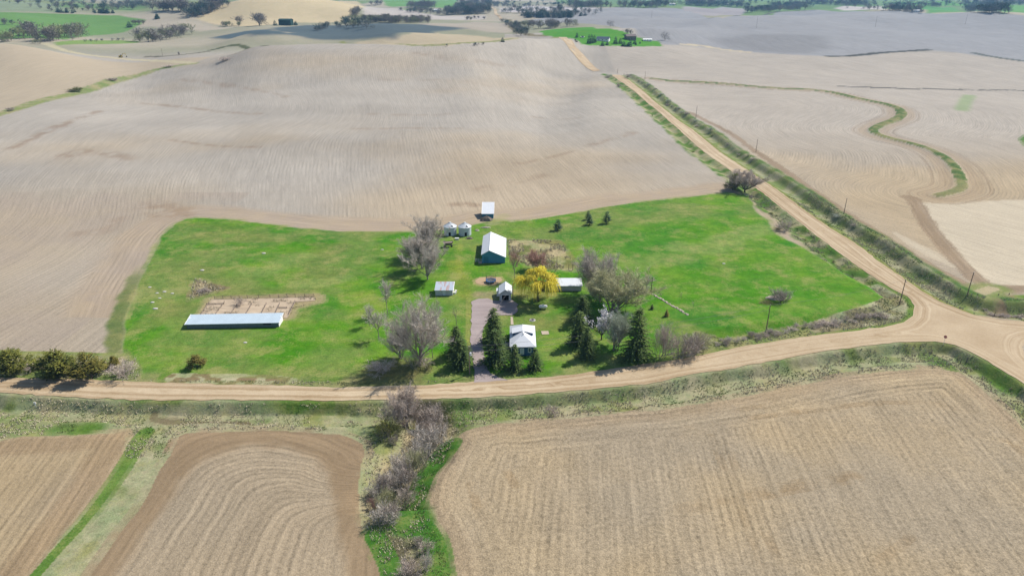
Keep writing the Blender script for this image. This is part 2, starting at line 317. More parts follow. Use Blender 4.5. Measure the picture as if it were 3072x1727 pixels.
def ground_material():
    t = NT("land"); at = lambda nm: t.n("ShaderNodeAttribute", attribute_name=nm)
    base = at("base"); amp = at("amp"); row = at("row"); pos = t.n("ShaderNodeNewGeometry").outputs["Position"]
    sp = t.n("ShaderNodeSeparateColor"); t.l(amp.outputs["Color"], sp.inputs[0])
    A_st, A_gr, A_sp = sp.outputs[0], sp.outputs[1], sp.outputs[2]
    xyz = t.n("ShaderNodeSeparateXYZ"); t.l(pos, xyz.inputs[0])
    def rowvec(k, along):
        c = t.n("ShaderNodeCombineXYZ"); t.l(t.math('MULTIPLY', row.outputs["Fac"], k), c.inputs[0])
        t.l(t.math('MULTIPLY', xyz.outputs[0], along), c.inputs[1]); t.l(t.math('MULTIPLY', xyz.outputs[1], along), c.inputs[2]); return c.outputs[0]
    s1 = t.noise(rowvec(0.16, 0.012), 1.0, 2); s2 = t.noise(rowvec(0.55, 0.03), 1.0, 2); s3 = t.noise(rowvec(1.1, 0.05), 1.0, 2)
    wob = t.math('MULTIPLY', t.noise(pos, 0.35, 2), 1.6); wv = t.math('SINE', t.math('ADD', wob, t.math('MULTIPLY', row.outputs["Fac"], 6.2832 / 1.75))); wv = t.math('SUBTRACT', 0.35, t.math('POWER', t.math('MULTIPLY_ADD', wv, 0.5, 0.5), 2.5))
    patch = t.math('MULTIPLY', t.ramp(t.noise(pos, 0.03, 4, .6), 0.35, 0.65), t.ramp(t.noise(pos, .5, 4, .65), .3, .6))
    st = t.math('ADD', t.math('MULTIPLY', t.math('SUBTRACT', s1, 0.5), 0.32), t.math('MULTIPLY', t.math('SUBTRACT', s2, 0.5), 0.6))
    st = t.math('ADD', st, t.math('MULTIPLY', t.math('SUBTRACT', s3, 0.5), 1.6))
    st = t.math('ADD', st, t.math('MULTIPLY', t.math('MULTIPLY', wv, patch), 0.85))
    st = t.math('MULTIPLY', st, A_st)
    g1 = t.math('SUBTRACT', t.noise(pos, 0.06, 4), 0.5); g2 = t.math('SUBTRACT', t.noise(pos, 0.42, 6, 0.65), 0.5); g3 = t.math('SUBTRACT', t.noise(pos, 1.9, 3, 0.6), 0.5)
    gr = t.math('ADD', t.math('MULTIPLY', g2, 1.5), t.math('MULTIPLY', g3, 0.9)); gr = t.math('MULTIPLY', gr, A_gr)
    p1 = t.math('SUBTRACT', t.noise(pos, 1.25, 5, 0.72), 0.5); p2 = t.math('SUBTRACT', t.noise(pos, 3.4, 2), 0.5)
    spk = t.math('MULTIPLY', t.math('ADD', t.math('MULTIPLY', p1, 2.3), t.math('MULTIPLY', p2, 1.6)), A_sp)
    tot = t.math('ADD', t.math('ADD', st, gr), t.math('ADD', spk, 1.0))
    tot = t.math('MAXIMUM', tot, 0.25)
    c = t.vmul(base.outputs["Color"], tot)
    hv = t.math('MULTIPLY', t.ramp(t.noise(pos, 0.10, 7, 0.72), 0.40, 0.62), t.math('MULTIPLY', A_gr, 2.0), clamp=True); c = t.mix(hv, c, t.mix(1.0, c, (0.66, 0.84, 0.70, 1), 'MULTIPLY'))
    # dry straw tufts showing through the grass
    dry = t.math('MULTIPLY', t.ramp(t.math('ADD', t.noise(pos, 0.11, 5, 0.7), t.math('MULTIPLY', g3, 0.35)), 0.50, 0.72), t.math('MULTIPLY', A_gr, 1.2), clamp=True)
    c = t.mix(dry, c, rgba(alb(172, 168, 104)))
    t.l(c, t.b.inputs["Base Color"]); t.b.inputs["Roughness"].default_value = 0.95; t.b.inputs["Specular IOR Level"].default_value = 0.05
    hgt = t.math('ADD', t.math('MULTIPLY', st, 0.5), t.math('ADD', t.math('MULTIPLY', gr, 0.8), t.math('MULTIPLY', spk, 0.5)))
    b = t.n("ShaderNodeBump"); b.inputs["Strength"].default_value = 0.55; b.inputs["Distance"].default_value = 0.35; t.l(hgt, b.inputs["Height"]); t.l(b.outputs[0], t.b.inputs["Normal"])
    return t.m
M = {}
M['land'] = ground_material()

# ------------------------------------------------------------------ the ground sheet
def build_ground():
    rows = [62.0]
    while rows[-1] < 11500:
        y = rows[-1]; th = math.atan(H / y); dv = 2.6
        d = (y * y + H * H) / (H * FPX) * dv
        rows.append(y + min(max(d, 0.3), 7.0 if y < 2200 else max(7.0, (y - 2200) * 0.03)))
    Yr = np.array(rows); nx = 1001; s = np.linspace(-1, 1, nx)
    Yg = np.repeat(Yr[:, None], nx, 1); Xg = s[None] * (60 + 0.85 * Yg)
    P = np.stack([Xg.ravel(), Yg.ravel()], 1); N = len(P); x = P[:, 0]; y = P[:, 1]
    z = T1(x, y)
    col = np.zeros((N, 3)); amp = np.zeros((N, 3)); row = np.zeros(N)
    n20 = fbm(x / 22, y / 22, 31, 4); n6 = fbm(x / 6, y / 6, 41, 3); n90 = fbm(x / 110, y / 90, 51, 3); n2 = fbm(x / 2.2, y / 2.2, 61, 2)
    def paint(w, c, a=None, r=None):
        nonlocal col, amp, row
        w = np.clip(w, 0, 1); col += (np.asarray(c) - col) * w[:, None]
        if a is not None: amp += (np.asarray(a) - amp) * w[:, None]
        if r is not None: row = np.where(w > 0.5, r, row)
    def mixc(c1, c2, f): return np.asarray(c1)[None] + (np.asarray(c2) - np.asarray(c1))[None] * np.clip(f, 0, 1)[:, None]
    ones = np.ones(N); rd, rc = road_side(P)
    # broad default: worked maize and bean stubble, tan to grey
    fld = mixc(alb(189, 173, 148), alb(184, 176, 163), sstep(.3, .7, n90 * .6 + .4 * sstep(150, 600, y)))
    fld = fld * (0.84 + 0.14 * n20 + 0.18 * sstep(.2, .8, fbm(x / 150 + 2, y / 60, 57, 4)))[:, None]
    warp = (np.sin(y / 46 + x / 170) * 12 + np.sin(y / 23 + 2 + x / 90) * 3) * (1 - sstep(-170, -40, x)) + 5 * (n90 - .5)
    paint(ones, fld, (.27, 0, .30), x * 0.93 + warp + 0.18 * y)
    # field west of the grassed strip
    d, arc = line_dist(P, STRIPW, 900); side = x < np.interp(y, STRIPW[:, 1], STRIPW[:, 0])
    paint((side & (y < 830) & (y > STRIPW[0, 1] - 30)).astype(float), alb(192, 177, 152), (.2, 0, .12), d)
    # headland rows round the meadow
    dm = sd_poly(P, MEADOW, 40.0); hd = (dm < 0) & (dm > -22) & (y > 190)
    paint(hd * (1 - sstep(12, 22, -dm + (n20 - .5) * 10)) * .8, mixc(alb(182, 164, 144), alb(192, 172, 142), n6), (.34, 0, .1), -dm)
    lw = ((x < -130) & (y < 330) & (y > 150)) * 1.0
    paint(lw * sstep(0.2, .7, n20) * .6, alb(176, 162, 146))
    # brown scrapes and tracks
    for k, pts, wd, st in [(1, [(90,1120),(300,1020),(520,920),(740,840)], 3.5, .6), (1, [(480,1180),(640,1140),(860,1170),(980,1200)], 6, .5), (1, [(1080,780),(1400,810),(1700,850),(1950,860)], 2.5, .55),
                           (1, [(1240,1050),(1500,1085),(1750,1110),(1950,1110)], 2.2, .5), (1, [(1350,600),(1700,640),(2000,690),(2150,730)], 3.5, .4), (2, [(1350,1230),(1600,1180),(1850,1110),(2200,1000)], 2.5, .4),
                           (2, [(100,970),(500,965),(900,970)], 2.5, .35), (2, [(220,860),(500,868),(800,862)], 2.5, .3), (2, [(1450,880),(1800,890)], 2, .35), (4, [(1150,100),(1250,150),(1350,170)], 7, .5), (4, [(600,310),(800,290),(900,200)], 5, .35),
                           (2, [(1060,1420),(1200,1400),(1500,1330)], 4, .4), (2, [(560,400),(900,470),(1300,500)], 4, .3), (2, [(300,600),(700,600),(1100,650)], 4, .25), (5, [(850,95),(950,90),(1010,100)], 3, .6)]:
        d, _ = line_dist(P, smooth_line(ground((k, pts))), 30); paint((1 - sstep(wd * .1, wd * 1.6, d + (n20 - .5) * wd * 1.6)) * st * sstep(.25, .6, n6), alb(154, 130, 106))
    # fields east of the road, ploughed along the grassed terrace
    dN = np.interp(y, NE_LINE[::-1][:, 1], NE_LINE[::-1][:, 0]); east = (x > dN + 3) & (y < 1000) & (y > NE_LINE[-1, 1] - 10) & (y > G_RNE[-1, 1] + 2)
    dT, arcT = line_dist(P, TERRACE, 700.0)
    fe = mixc(alb(190, 171, 140), alb(180, 166, 144), sstep(.35, .65, n90)); fe = (fe + (alb(190, 180, 165) - fe) * sstep(330, 520, y)[:, None]) * (0.92 + 0.16 * n20)[:, None]
    paint(east * 1.0, fe, (.34, 0, .34), np.where(dT < 130, dT, 130 + (dT - 130) * .6 + x * .4))
    dPn = sd_poly(P, PALE1, 40); paint(sstep(-1.2, .6, dPn + (n2 - .5)), alb(212, 198, 172) * (0.95 + .1 * n6)[:, None], (.26, 0, .26), x * .8 + y * .5 + 6 * n90)
    dPn = sd_poly(P, PALE2, 30); paint(sstep(-1.2, .6, dPn), alb(206, 192, 166), (.26, 0, .26))
    for L, wd in ((TILLED, 3.4), (TILLED2, 2.6)):
        d, _ = line_dist(P, L, 30); paint((1 - sstep(wd * .7, wd * 1.05, d + (n6 - .5) * 2.2)) * east * .75, alb(156, 134, 108), (.3, 0, .3), d)
    d, _ = line_dist(P, TERRACE, 40); paint((1 - sstep(8, 12, d)) * (d > 3) * .5, alb(172, 150, 120), (.3, 0, .2), d); paint((sstep(11, 12, d) - sstep(12.5, 14, d)) * .35, alb(140, 116, 90))
    grn = mixc(alb(92, 116, 58), alb(150, 144, 98), sstep(.4, .6, n6))
    paint(1 - sstep(1.6, 2.8, d + (n6 - .5) * 1.2 * (1 - sstep(420, 560, y)) - 1.2 * sstep(420, 560, y)), grn, (0, .5, .2))
    dG = sd_poly(P, ground((3, [(2535,1050),(2574,1020),(2700,1010),(2700,1100),(2574,1100)])), 20); paint(sstep(-1, 1, dG), alb(100, 135, 60), (0, .5, .2))
    d, _ = line_dist(P, ground((3, [(2165,720),(2130,770),(2105,830)])), 30); paint((1 - sstep(2, 8, d)) * .5, alb(130, 170, 90))
    # north ditch of the east leg
    de = sd_poly(P, ground((6, [(2200,915),(2240,870),(2310,800),(2450,790),(2650,800),(3100,810),(3100,985),(2574,965),(2400,950)])), 20); paint(sstep(-.5, 1, de), mixc(alb(150, 132, 104), alb(110, 140, 60), sstep(.55, .7, n6)), (0, .4, .4))
    for pts, wd in (([(2080,895),(2180,840),(2230,790),(2330,745)], 2.6),): 
        d, _ = line_dist(P, ground((6, pts)), 20); paint((1 - sstep(wd, wd * 2.6, d + (n6 - .5) * 2)) , mixc(alb(112, 140, 60), alb(178, 164, 122), n6), (0, .4, .3)); paint((1 - sstep(wd * .3, wd * .9, d + (n6 - .5))) * .8, alb(204, 184, 152), (0, .1, .3))
    # grassed strips
    d, _ = line_dist(P, STRIPW, 30); wv_ = 3.2 + 4.5 * fbm(x / 25, y / 25, 77, 2)
    paint(1 - sstep(wv_, wv_ + 2, d), mixc(alb(150, 158, 100), alb(178, 168, 128), sstep(.4, .6, n6)), (0, .5, .15))
    # far farmland
    far = sstep(800, 1000, y); patchy = vnoise(x / 340, y / 210, 91)
    c = mixc(alb(190, 178, 158), alb(162, 160, 134), sstep(.3, .75, patchy)); c = c * (.93 + .14 * n20)[:, None]
    beyond = sstep(840, 960, y) * ((x < -10) | (y > 1130)) * 1.0
    paint(beyond, c, (.12, .12, .05)); row[:] = np.where(beyond > .5, x * .6 + y * .8 + 60 * n90, row)
    strip = sstep(.42, .52, vnoise(x / 330 + 3, y / 380 + 7, 93)) * sstep(1500, 1900, y) * ((x > 200) | (x < -250)); paint(strip * .85, alb(110, 148, 84), (0, .2, 0))
    west = sstep(1500, 1900, y) * (x < -300) * sstep(.4, .55, vnoise(x / 200, y / 260, 97)); paint(west, alb(150, 158, 112), (0, .2, 0))
    for L, c, e in FARPATCH:
        dd = sd_poly(P, L, 60); paint(sstep(-e, e, dd + (n20 - .5) * e), c * (.94 + .12 * n20)[:, None], (.2, .05, .04))
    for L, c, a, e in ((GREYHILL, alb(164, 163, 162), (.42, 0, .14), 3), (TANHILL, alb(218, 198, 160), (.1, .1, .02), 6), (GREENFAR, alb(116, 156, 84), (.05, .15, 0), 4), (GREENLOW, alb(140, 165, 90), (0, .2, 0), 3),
                       (SHADE_A, alb(92, 106, 110), (.1, 0, 0), 9), (SHADE_B, alb(96, 108, 110), (.2, 0, 0), 10), (GREEN_A, alb(120, 165, 90), (0, .1, 0), 8), (GREEN_B, alb(110, 165, 80), (0, .1, 0), 8), (GREEN_C, alb(100, 160, 85), (0, .1, 0), 8), (GREEN_D, alb(110, 165, 75), (0, .1, 0), 8)):  # the two hollows: darker ground colour stands in for shade
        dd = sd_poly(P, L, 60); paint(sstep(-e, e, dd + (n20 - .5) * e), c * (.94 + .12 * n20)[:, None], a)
    dd = sd_poly(P, ground((3, [(150,290),(500,255),(850,255),(1100,275),(1180,360),(1000,410),(600,400),(300,360)])), 60); paint(sstep(-10, 25, dd) * .6, alb(140, 138, 136))
    dd = sd_poly(P, FARLAWN, 30); paint(sstep(-1, 1.5, dd), mixc(alb(82, 150, 44), alb(96, 160, 48), n20), (0, .18, 0))
    for k, pts, wd, cc in [(3, [(1100,425),(1250,425),(1420,405),(1600,393),(1850,378)], 5, alb(84, 84, 76)), (3, [(1190,652),(1400,660),(1700,672),(2000,672),(2574,682),(3000,690)], 2.6, alb(92, 88, 80)), (1, [(1600,378),(1700,350),(1850,338),(2000,345)], 4, alb(96, 100, 70)),
                           (1, [(340,330),(480,380),(620,412),(900,440),(1200,455),(1450,478)], 4, alb(206, 194, 160)), (1, [(1100,428),(1350,420),(1560,390)], 3, alb(110, 104, 84)), (2, [(0,318),(400,335),(800,348),(1200,312),(1620,284)], 3.5, alb(150, 152, 100)), (2, [(1260,150),(1300,215),(1380,265),(1520,272)], 6, alb(140, 130, 100)),
                           (3, [(2200,402),(2400,440),(2574,462)], 4, alb(100, 104, 92)), (3, [(0,335),(150,345),(300,372),(500,395)], 4, alb(210, 196, 165)), (3, [(200,140),(400,120),(600,95),(1000,78)], 4, alb(110, 112, 110))]:
        d, _ = line_dist(P, smooth_line(ground((k, pts))), 40); paint(1 - sstep(wd * .7, wd * 1.5, d + (n6 - .5) * wd), cc)
    # south of the road: verge, gully and three fields
    south = (y < 240) & (dm < 0) & (y < np.interp(x, G_RS[::-1][:, 0], G_RS[::-1][:, 1]) + 1) | ((rc == 4) & (rd < 30))
    vg = mixc(alb(184, 176, 140), alb(140, 146, 88), sstep(.50, .72, n6 * .6 + n20 * .4)); paint(south * 1.0, vg, (0, .55, .3))
    for k, pts, wd in [(7, [(0,225),(400,275),(900,275),(1100,320)], 2.6), (7, [(0,360),(300,330),(700,310)], 2.0), (8, [(560,120),(800,150),(1200,170)], 3.6), (8, [(840,290),(1000,240),(1180,215)], 2.6), (8, [(1200,110),(1700,70),(2200,40)], 2), (6, [(0,1400),(400,1345),(750,1290),(800,1330)], 2.4), (6, [(1880,1200),(1950,1270),(2000,1310)], 3), (6, [(2150,1215),(2300,1310),(2500,1440)], 2.5), (7, [(820,100),(1100,120),(1800,140),(2500,142)], 1.2)]:
        d, _ = line_dist(P, ground((k, pts)), 20); paint((1 - sstep(wd * .5, wd * 1.3, d + (n6 - .5) * wd * 1.5)) * south * sstep(.25, .6, n20), mixc(alb(84, 124, 44), alb(132, 150, 76), n2 * .5 + n6 * .5), (0, .5, .3))
    d, _ = line_dist(P, ground((7, [(1140,180),(1150,205),(1240,222),(1420,235),(1600,240),(1850,240)])), 20); paint((1 - sstep(.6, 1.3, d + (n6 - .5))) * .7, alb(112, 96, 72), (0, .3, .3))
    dd = sd_poly(P, F_SL, 40); e_ = dd + (n6 - .5) * 2.0
    paint(sstep(-.6, .8, e_), mixc(alb(184, 162, 124), alb(174, 157, 131), n20), (.48, 0, .36), x + y * .15 + 3 * n90)
    paint((sstep(0, 2, e_) - sstep(6, 9, e_)) * .55, alb(156, 132, 102))
    sides = [seg_dist(P[y < 200], L_)[0] for L_ in (F_SC[15:], F_SC[:5], F_SC[4:15])]; rSC = np.zeros(N); rSC[y < 200] = -7 * np.log(sum(np.exp(-np.minimum(s_, 200) / 7) for s_ in sides)) + 2.2 * np.sin(x[y < 200] / 11) * sstep(12, 24, sides[1])
    wt = np.zeros(N); wt[y < 200] = sstep(9, 30, sides[1]); lf = np.zeros(N); lf[y < 200] = np.minimum(sides[0], 90); rowSC = rSC * (1 - wt) + (lf * .92 + 2 * n90) * wt
    dd = sd_poly(P, F_SC, 60); e_ = dd + (n6 - .5) * 1.6
    paint(sstep(-.6, .8, e_), mixc(alb(184, 165, 136), alb(170, 155, 131), n20), (.44, 0, .46), rowSC)
    inner = sstep(5.0, 8.5, np.where(y < 200, rSC, 0) + 1.2 + (n6 - .5) * 3); paint(sstep(-.3, .8, e_) * (1 - inner) * .85, mixc(alb(150, 127, 98), alb(162, 140, 110), n6), (.30, 0, .22))
    dd = sd_poly(P, F_SR, 60); e_ = dd + (n6 - .5) * 2.2
    paint(sstep(-.8, .8, e_), mixc(alb(188, 167, 132), alb(174, 159, 134), sstep(.25, .75, n20 * .6 + n90 * .4)) * (.93 + .14 * n6)[:, None], (.40, 0, .62), np.where(dd < 13, dd, x * 1.0 - y * .1 + 2 * n90))
    paint((sstep(-.3, .8, e_) - sstep(3, 7, e_)) * .35, alb(168, 146, 116))
    for k, pts, wd in [(9, [(330,450),(430,700),(560,980)], .55), (9, [(210,380),(350,720),(500,1080),(640,1446)], .6), (9, [(560,1000),(680,1230),(780,1446)], .5), (9, [(0,330),(400,250),(800,215),(1300,140),(1800,120),(2100,180),(2400,350),(2576,540)], .8), (9, [(330,230),(500,160),(650,150),(850,190)], .6), (9, [(0,950),(400,860),(900,760),(1300,690)], 1.2), (8, [(980,750),(1010,880),(1050,1000)], .5), (8, [(1250,650),(1310,760)], .5), (9, [(1400,1400),(1600,1250),(1720,1150)], 1.0), (9, [(600,820),(1000,740),(1300,700)], 1.4)]:
        d, _ = line_dist(P, smooth_line(ground((k, pts))), 20); paint((1 - sstep(wd * .3, wd * 1.3, d)) * sstep(.3, .7, n6) * .4 * (dd > 0), alb(156, 132, 98))
    # creek bottom and its greens
    d, _ = line_dist(P, CREEK, 30); paint((1 - sstep(3, 7, d + (n6 - .5) * 5)) * south, mixc(alb(186, 168, 136), alb(122, 112, 88), sstep(.4, .6, n6)), (0, .45, .35))
    for L, wd in ((CREEKGREEN, 2.3), (CREEKLEFT, 1.9)):
        d, _ = line_dist(P, L, 20); paint(1 - sstep(wd * .7, wd * 1.25, d + (n6 - .5) * 2.5), mixc(alb(56, 108, 32), alb(104, 146, 62), n2 * .5 + n6 * .5), (0, .45, .2))
    d = np.hypot(*(P - ground((8, [(520, 1010)]))[0]).T); paint(1 - sstep(4, 6.5, d + (n6 - .5) * 4), mixc(alb(52, 106, 32), alb(100, 144, 60), n2 * .5 + n6 * .5), (0, .45, .2))
    d, _ = line_dist(P, GREENLINE, 20); wl = np.interp(y, [90, 150], [.7, 1.9]) * (.5 + 1.0 * n6); paint(1 - sstep(wl * .6, wl * 1.2, d + (n6 - .5) * 1.2), mixc(alb(84, 128, 44), alb(140, 156, 84), n2 * .5 + n6 * .5), (0, .5, .3))
    # the meadow
    e_ = dm + (n6 - .5) * 1.6
    lawn = mixc(alb(88, 148, 24), alb(124, 160, 52), sstep(.3, .7, n20 * .6 + n6 * .4)); lawn = lawn + (alb(140, 150, 82) - lawn) * (sstep(.47, .68, fbm(x / 38, y / 30, 71, 4)) * .75)[:, None]
    lawn = lawn + (alb(62, 136, 34) - lawn) * (sstep(.56, .7, fbm(x / 30 + 9, y / 24, 75, 3)) * .6)[:, None]
    lawn = lawn + (alb(140, 152, 84) - lawn) * (sstep(.40, .62, fbm(x / 16 + 4, y / 12, 79, 4)) * (.42 * (1 - sstep(-40, 10, x)) + .15))[:, None]
    paint(sstep(-.8, .6, e_), lawn, (0, .62, .22), x * .5 + y * .3)
    wst = sstep(0, 10, dm) * (x < -60) * (x > -150) * (y > 175); paint(wst * sstep(.45, .7, fbm(x / 18, y / 14, 78, 3)) * .55, alb(136, 140, 78))
    paint((sstep(-2.6, -1.2, dm + (n6 - .5) * 2.4) - sstep(-.6, .5, e_)) * sstep(.3, .55, n20) * .8, mixc(alb(196, 184, 146), alb(134, 150, 76), n2), (0, .5, .4))
    # weedy edge strip between meadow and the worked ground on the west, and along the roads
    paint((sstep(-5.5, -3.5, dm + (n6 - .5) * 3) - sstep(-.8, .4, e_)) * (1 - sstep(205, 240, y + (n20 - .5) * 20)) * (x < -60), mixc(alb(140, 140, 92), alb(112, 128, 74), n6), (0, .4, .2))
    dNW = np.where(rc == 1, np.maximum(rd, 0), 40); rs = (dm < 0) & (dNW < 22)
    paint(rs * (1 - sstep(9, 12, dNW + (n6 - .5) * 4)), mixc(alb(96, 130, 52), alb(178, 168, 132), sstep(.42, .6, n6 * .7 + n20 * .3)), (0, .55, .25))
    dNr = np.where(rc == 0, np.maximum(rd, 0), 40); rs = (dm < .5) & (dNr < 24) & (x > 20)
    paint(rs * 1.0, mixc(alb(194, 184, 150), alb(150, 138, 106), sstep(.35, .6, n6)), (0, .55, .4)); paint(rs * (1 - sstep(1.8, 3.0, dNr + n6 * 1.5)), mixc(alb(86, 134, 40), alb(150, 150, 88), n6), (0, .4, .2))
    dNE = np.where(rc == 2, np.maximum(rd, 0), 40); rs = 1.0 * (1 - sstep(13, 16, dNE + (n6 - .5) * 3))
    cc = mixc(alb(132, 146, 84), alb(176, 170, 136), sstep(.4, .62, n6)); paint(rs, cc, (0, .5, .35)); paint(rs * (1 - sstep(1.2, 2.6, dNE)), alb(150, 150, 84)); paint(rs * (sstep(12, 13, dNE) - sstep(14.5, 16, dNE)) * .8, alb(80, 116, 48))
    paint(rs * (sstep(6.5, 8, dNE) - sstep(11, 12, dNE)) * .3, mixc(alb(118, 112, 88), alb(80, 92, 54), n6))  # bank face tinted darker: its shade put into the grass colour
    # south front verge of the meadow by the road
    nr = np.where(rc == 0, np.maximum(rd, 0), 40); rs = (nr < 14) & (x < 90); paint(rs * (dm < 0.5) * 1.0, mixc(alb(132, 150, 74), alb(172, 164, 118), n6), (0, .5, .3))
    paint(rs * (1 - sstep(2.0, 6, nr + (n6 - .5) * 5)) * .6, mixc(alb(168, 156, 112), alb(112, 136, 60), sstep(.4, .6, n6)), (0, .5, .3))
    tanp = ground((4, [(1270,1400),(1300,1380),(1800,1385),(2100,1395),(2230,1420),(2100,1440),(1300,1432)])); dd = sd_poly(P, tanp, 20); paint(sstep(-.5, .5, dd + (n6 - .5)), mixc(alb(196, 186, 152), alb(150, 130, 98), sstep(.5, .62, n2)), (0, .3, .3))
    ced = ground((4, [(-400,1270),(0,1230),(860,1240),(930,1190),(990,1260),(1050,1330),(1030,1420),(0,1392),(-400,1360)])); dd = sd_poly(P, ced, 20); paint(sstep(-1, 1, dd + (n6 - .5) * 2) * .9, mixc(alb(186, 168, 138), alb(136, 146, 84), sstep(.45, .6, n6)), (0, .5, .3))
    gr1 = ground((5, [(120,1380),(300,1290),(420,1250),(560,1290),(640,1330),(560,1430),(120,1440)])); dd = sd_poly(P, gr1, 20); paint(sstep(-3, 2, dd + (n6 - .5) * 4) * .85, mixc(alb(176, 150, 112), alb(120, 120, 70), n6), (0, .5, .4))
    # yard patches
    dd = sd_poly(P, GARDEN, 20); paint(sstep(-.6, .6, dd + (n6 - .5) * 1.5), mixc(alb(196, 178, 138), alb(140, 136, 82), sstep(.42, .62, n6)), (0, .6, .5))
    dd = sd_poly(P, BARE_L, 20); paint(sstep(-.6, .6, dd + (n6 - .5) * 2), mixc(alb(198, 178, 138), alb(146, 128, 98), sstep(.45, .6, n6)), (0, .4, .5))
    for k, pts, wd, cc, st in [(5, [(850,530),(900,640),(930,760),(960,800)], 2.4, alb(160, 160, 70), .55), (5, [(900,400),(880,520),(890,640)], 1.0, alb(168, 172, 76), .4), (5, [(1060,780),(1120,780)], 3.5, alb(178, 158, 124), .85), (5, [(1330,760),(1450,770),(1560,770)], 3.0, alb(176, 158, 96), .6), (5, [(960,800),(965,1000),(968,1200)], .8, alb(178, 168, 96), .7),
                               (5, [(1640,300),(1480,380)], .01, alb(1, 1, 1), 0), (5, [(60,800),(160,780),(240,850),(220,900),(140,920)], 4.0, alb(150, 168, 66), .7), (5, [(1550,1210),(1800,1260),(2000,1280)], 3.0, alb(170, 168, 100), .5), (5, [(1500,1000),(1620,1010),(1700,960)], 3.5, alb(158, 150, 90), .5), (7, [(1024,0)], 1, alb(1, 1, 1), 0),
                               (6, [(0,420),(200,440),(420,330),(600,280)], 6, alb(170, 172, 108), .45), (5, [(2200,540),(2400,520),(2560,500)], 5, alb(160, 168, 96), .45), (5, [(1260,305),(1300,325),(1340,318)], .8, alb(60, 110, 30), .4), (7, [(1024,0)], 1, alb(1,1,1), 0), (4, [(1850,600),(2000,600),(2150,520),(2300,480)], 4, alb(160, 172, 96), .5), (4, [(2250,690),(2450,690),(2570,660)], 3, alb(170, 176, 104), .5), (4, [(1120,760),(1200,760),(1300,760)], 3, alb(168, 164, 110), .35), (4, [(1040,740),(960,950)], .9, alb(178, 170, 112), .6), (4, [(1100,1000),(1300,880),(1420,840)], 4, alb(150, 150, 86), .5), (4, [(1300,1180),(1700,1190),(2100,1200)], 1.4, alb(160, 160, 90), .4), (5, [(1230,180),(1180,215),(1130,240)], 2.5, alb(180, 170, 128), .7)]:
        if st == 0: continue
        d, _ = line_dist(P, ground((k, pts)), 30); paint((1 - sstep(wd * .4, wd * 1.4, d + (n6 - .5) * wd * 1.2)) * st, cc)
    dd = sd_poly(P, SAND, 20); paint(sstep(-.4, .4, dd), alb(206, 178, 140), (0, 0, .15))
    dd = sd_poly(P, PENYARD, 20); paint(sstep(-2.5, 0, dd + (n6 - .5) * 2) * .9, alb(186, 166, 128), (0, .3, .4))
    # mesh
    nr_ = len(Yr); idx = np.arange(N).reshape(nr_, nx)
    F = np.stack([idx[:-1, :-1], idx[:-1, 1:], idx[1:, 1:], idx[1:, :-1]], -1).reshape(-1, 4)
    me = np_mesh("ground", np.stack([x, y, z], 1), F)
    a = me.attributes.new("base", 'FLOAT_COLOR', 'POINT'); a.data.foreach_set("color", np.concatenate([np.clip(col, 0, 1), np.ones((N, 1))], 1).astype(np.float32).ravel())
    a = me.attributes.new("amp", 'FLOAT_COLOR', 'POINT'); a.data.foreach_set("color", np.concatenate([amp, np.ones((N, 1))], 1).astype(np.float32).ravel())
    a = me.attributes.new("row", 'FLOAT', 'POINT'); a.data.foreach_set("value", row.astype(np.float32))
    me.polygons.foreach_set("use_smooth", np.ones(len(F), bool))
    tag(link("ground", me, M['land']), kind='structure')
build_ground()

# ------------------------------------------------------------------ roads, driveway, slabs laid on the ground
def drape(name, poly, mat, rise, step, kind='structure', parent=None, ragged=0.0):
    L = densify(np.concatenate([poly, poly[:1]]), step)[:-1]
    if ragged:
        L = L + np.stack([fbm(L[:, 0] / 2.3, L[:, 1] / 2.3, 5, 2) - .5, fbm(L[:, 0] / 2.3 + 40, L[:, 1] / 2.3, 6, 2) - .5], 1) * ragged
    lo = L.min(0); hi = L.max(0); gx, gy = np.meshgrid(np.arange(lo[0], hi[0], step), np.arange(lo[1], hi[1], step))
    Q = np.stack([gx.ravel(), gy.ravel()], 1); Q = Q + (np.random.rand(*Q.shape) - .5) * step * .3
    Q = Q[sd_poly(Q, L, 5.0) > step * .45]
    pts = [Vector(p) for p in L] + [Vector(p) for p in Q]; n = len(L)
    vo, eo, fo, _, _, _ = delaunay_2d_cdt(pts, [], [list(range(n))], 1, 1e-4)
    V = np.array([(p.x, p.y) for p in vo]); z = T1(V[:, 0], V[:, 1]) + rise
    me = bpy.data.meshes.new(name); me.from_pydata([(a, b, c) for (a, b), c in zip(V, z)], [], [list(f) for f in fo]); me.update()
    me.polygons.foreach_set("use_smooth", np.ones(len(me.polygons), bool))
    if len(me.polygons) and me.polygons[0].normal.z < 0: me.flip_normals()
    ed = me.attributes.new("edge", 'FLOAT', 'POINT'); ed.data.foreach_set("value", np.abs(sd_poly(V, poly, 30.0)).astype(np.float32))
    o = link(name, me, mat, parent)
    if kind: o["kind"] = kind
    return o
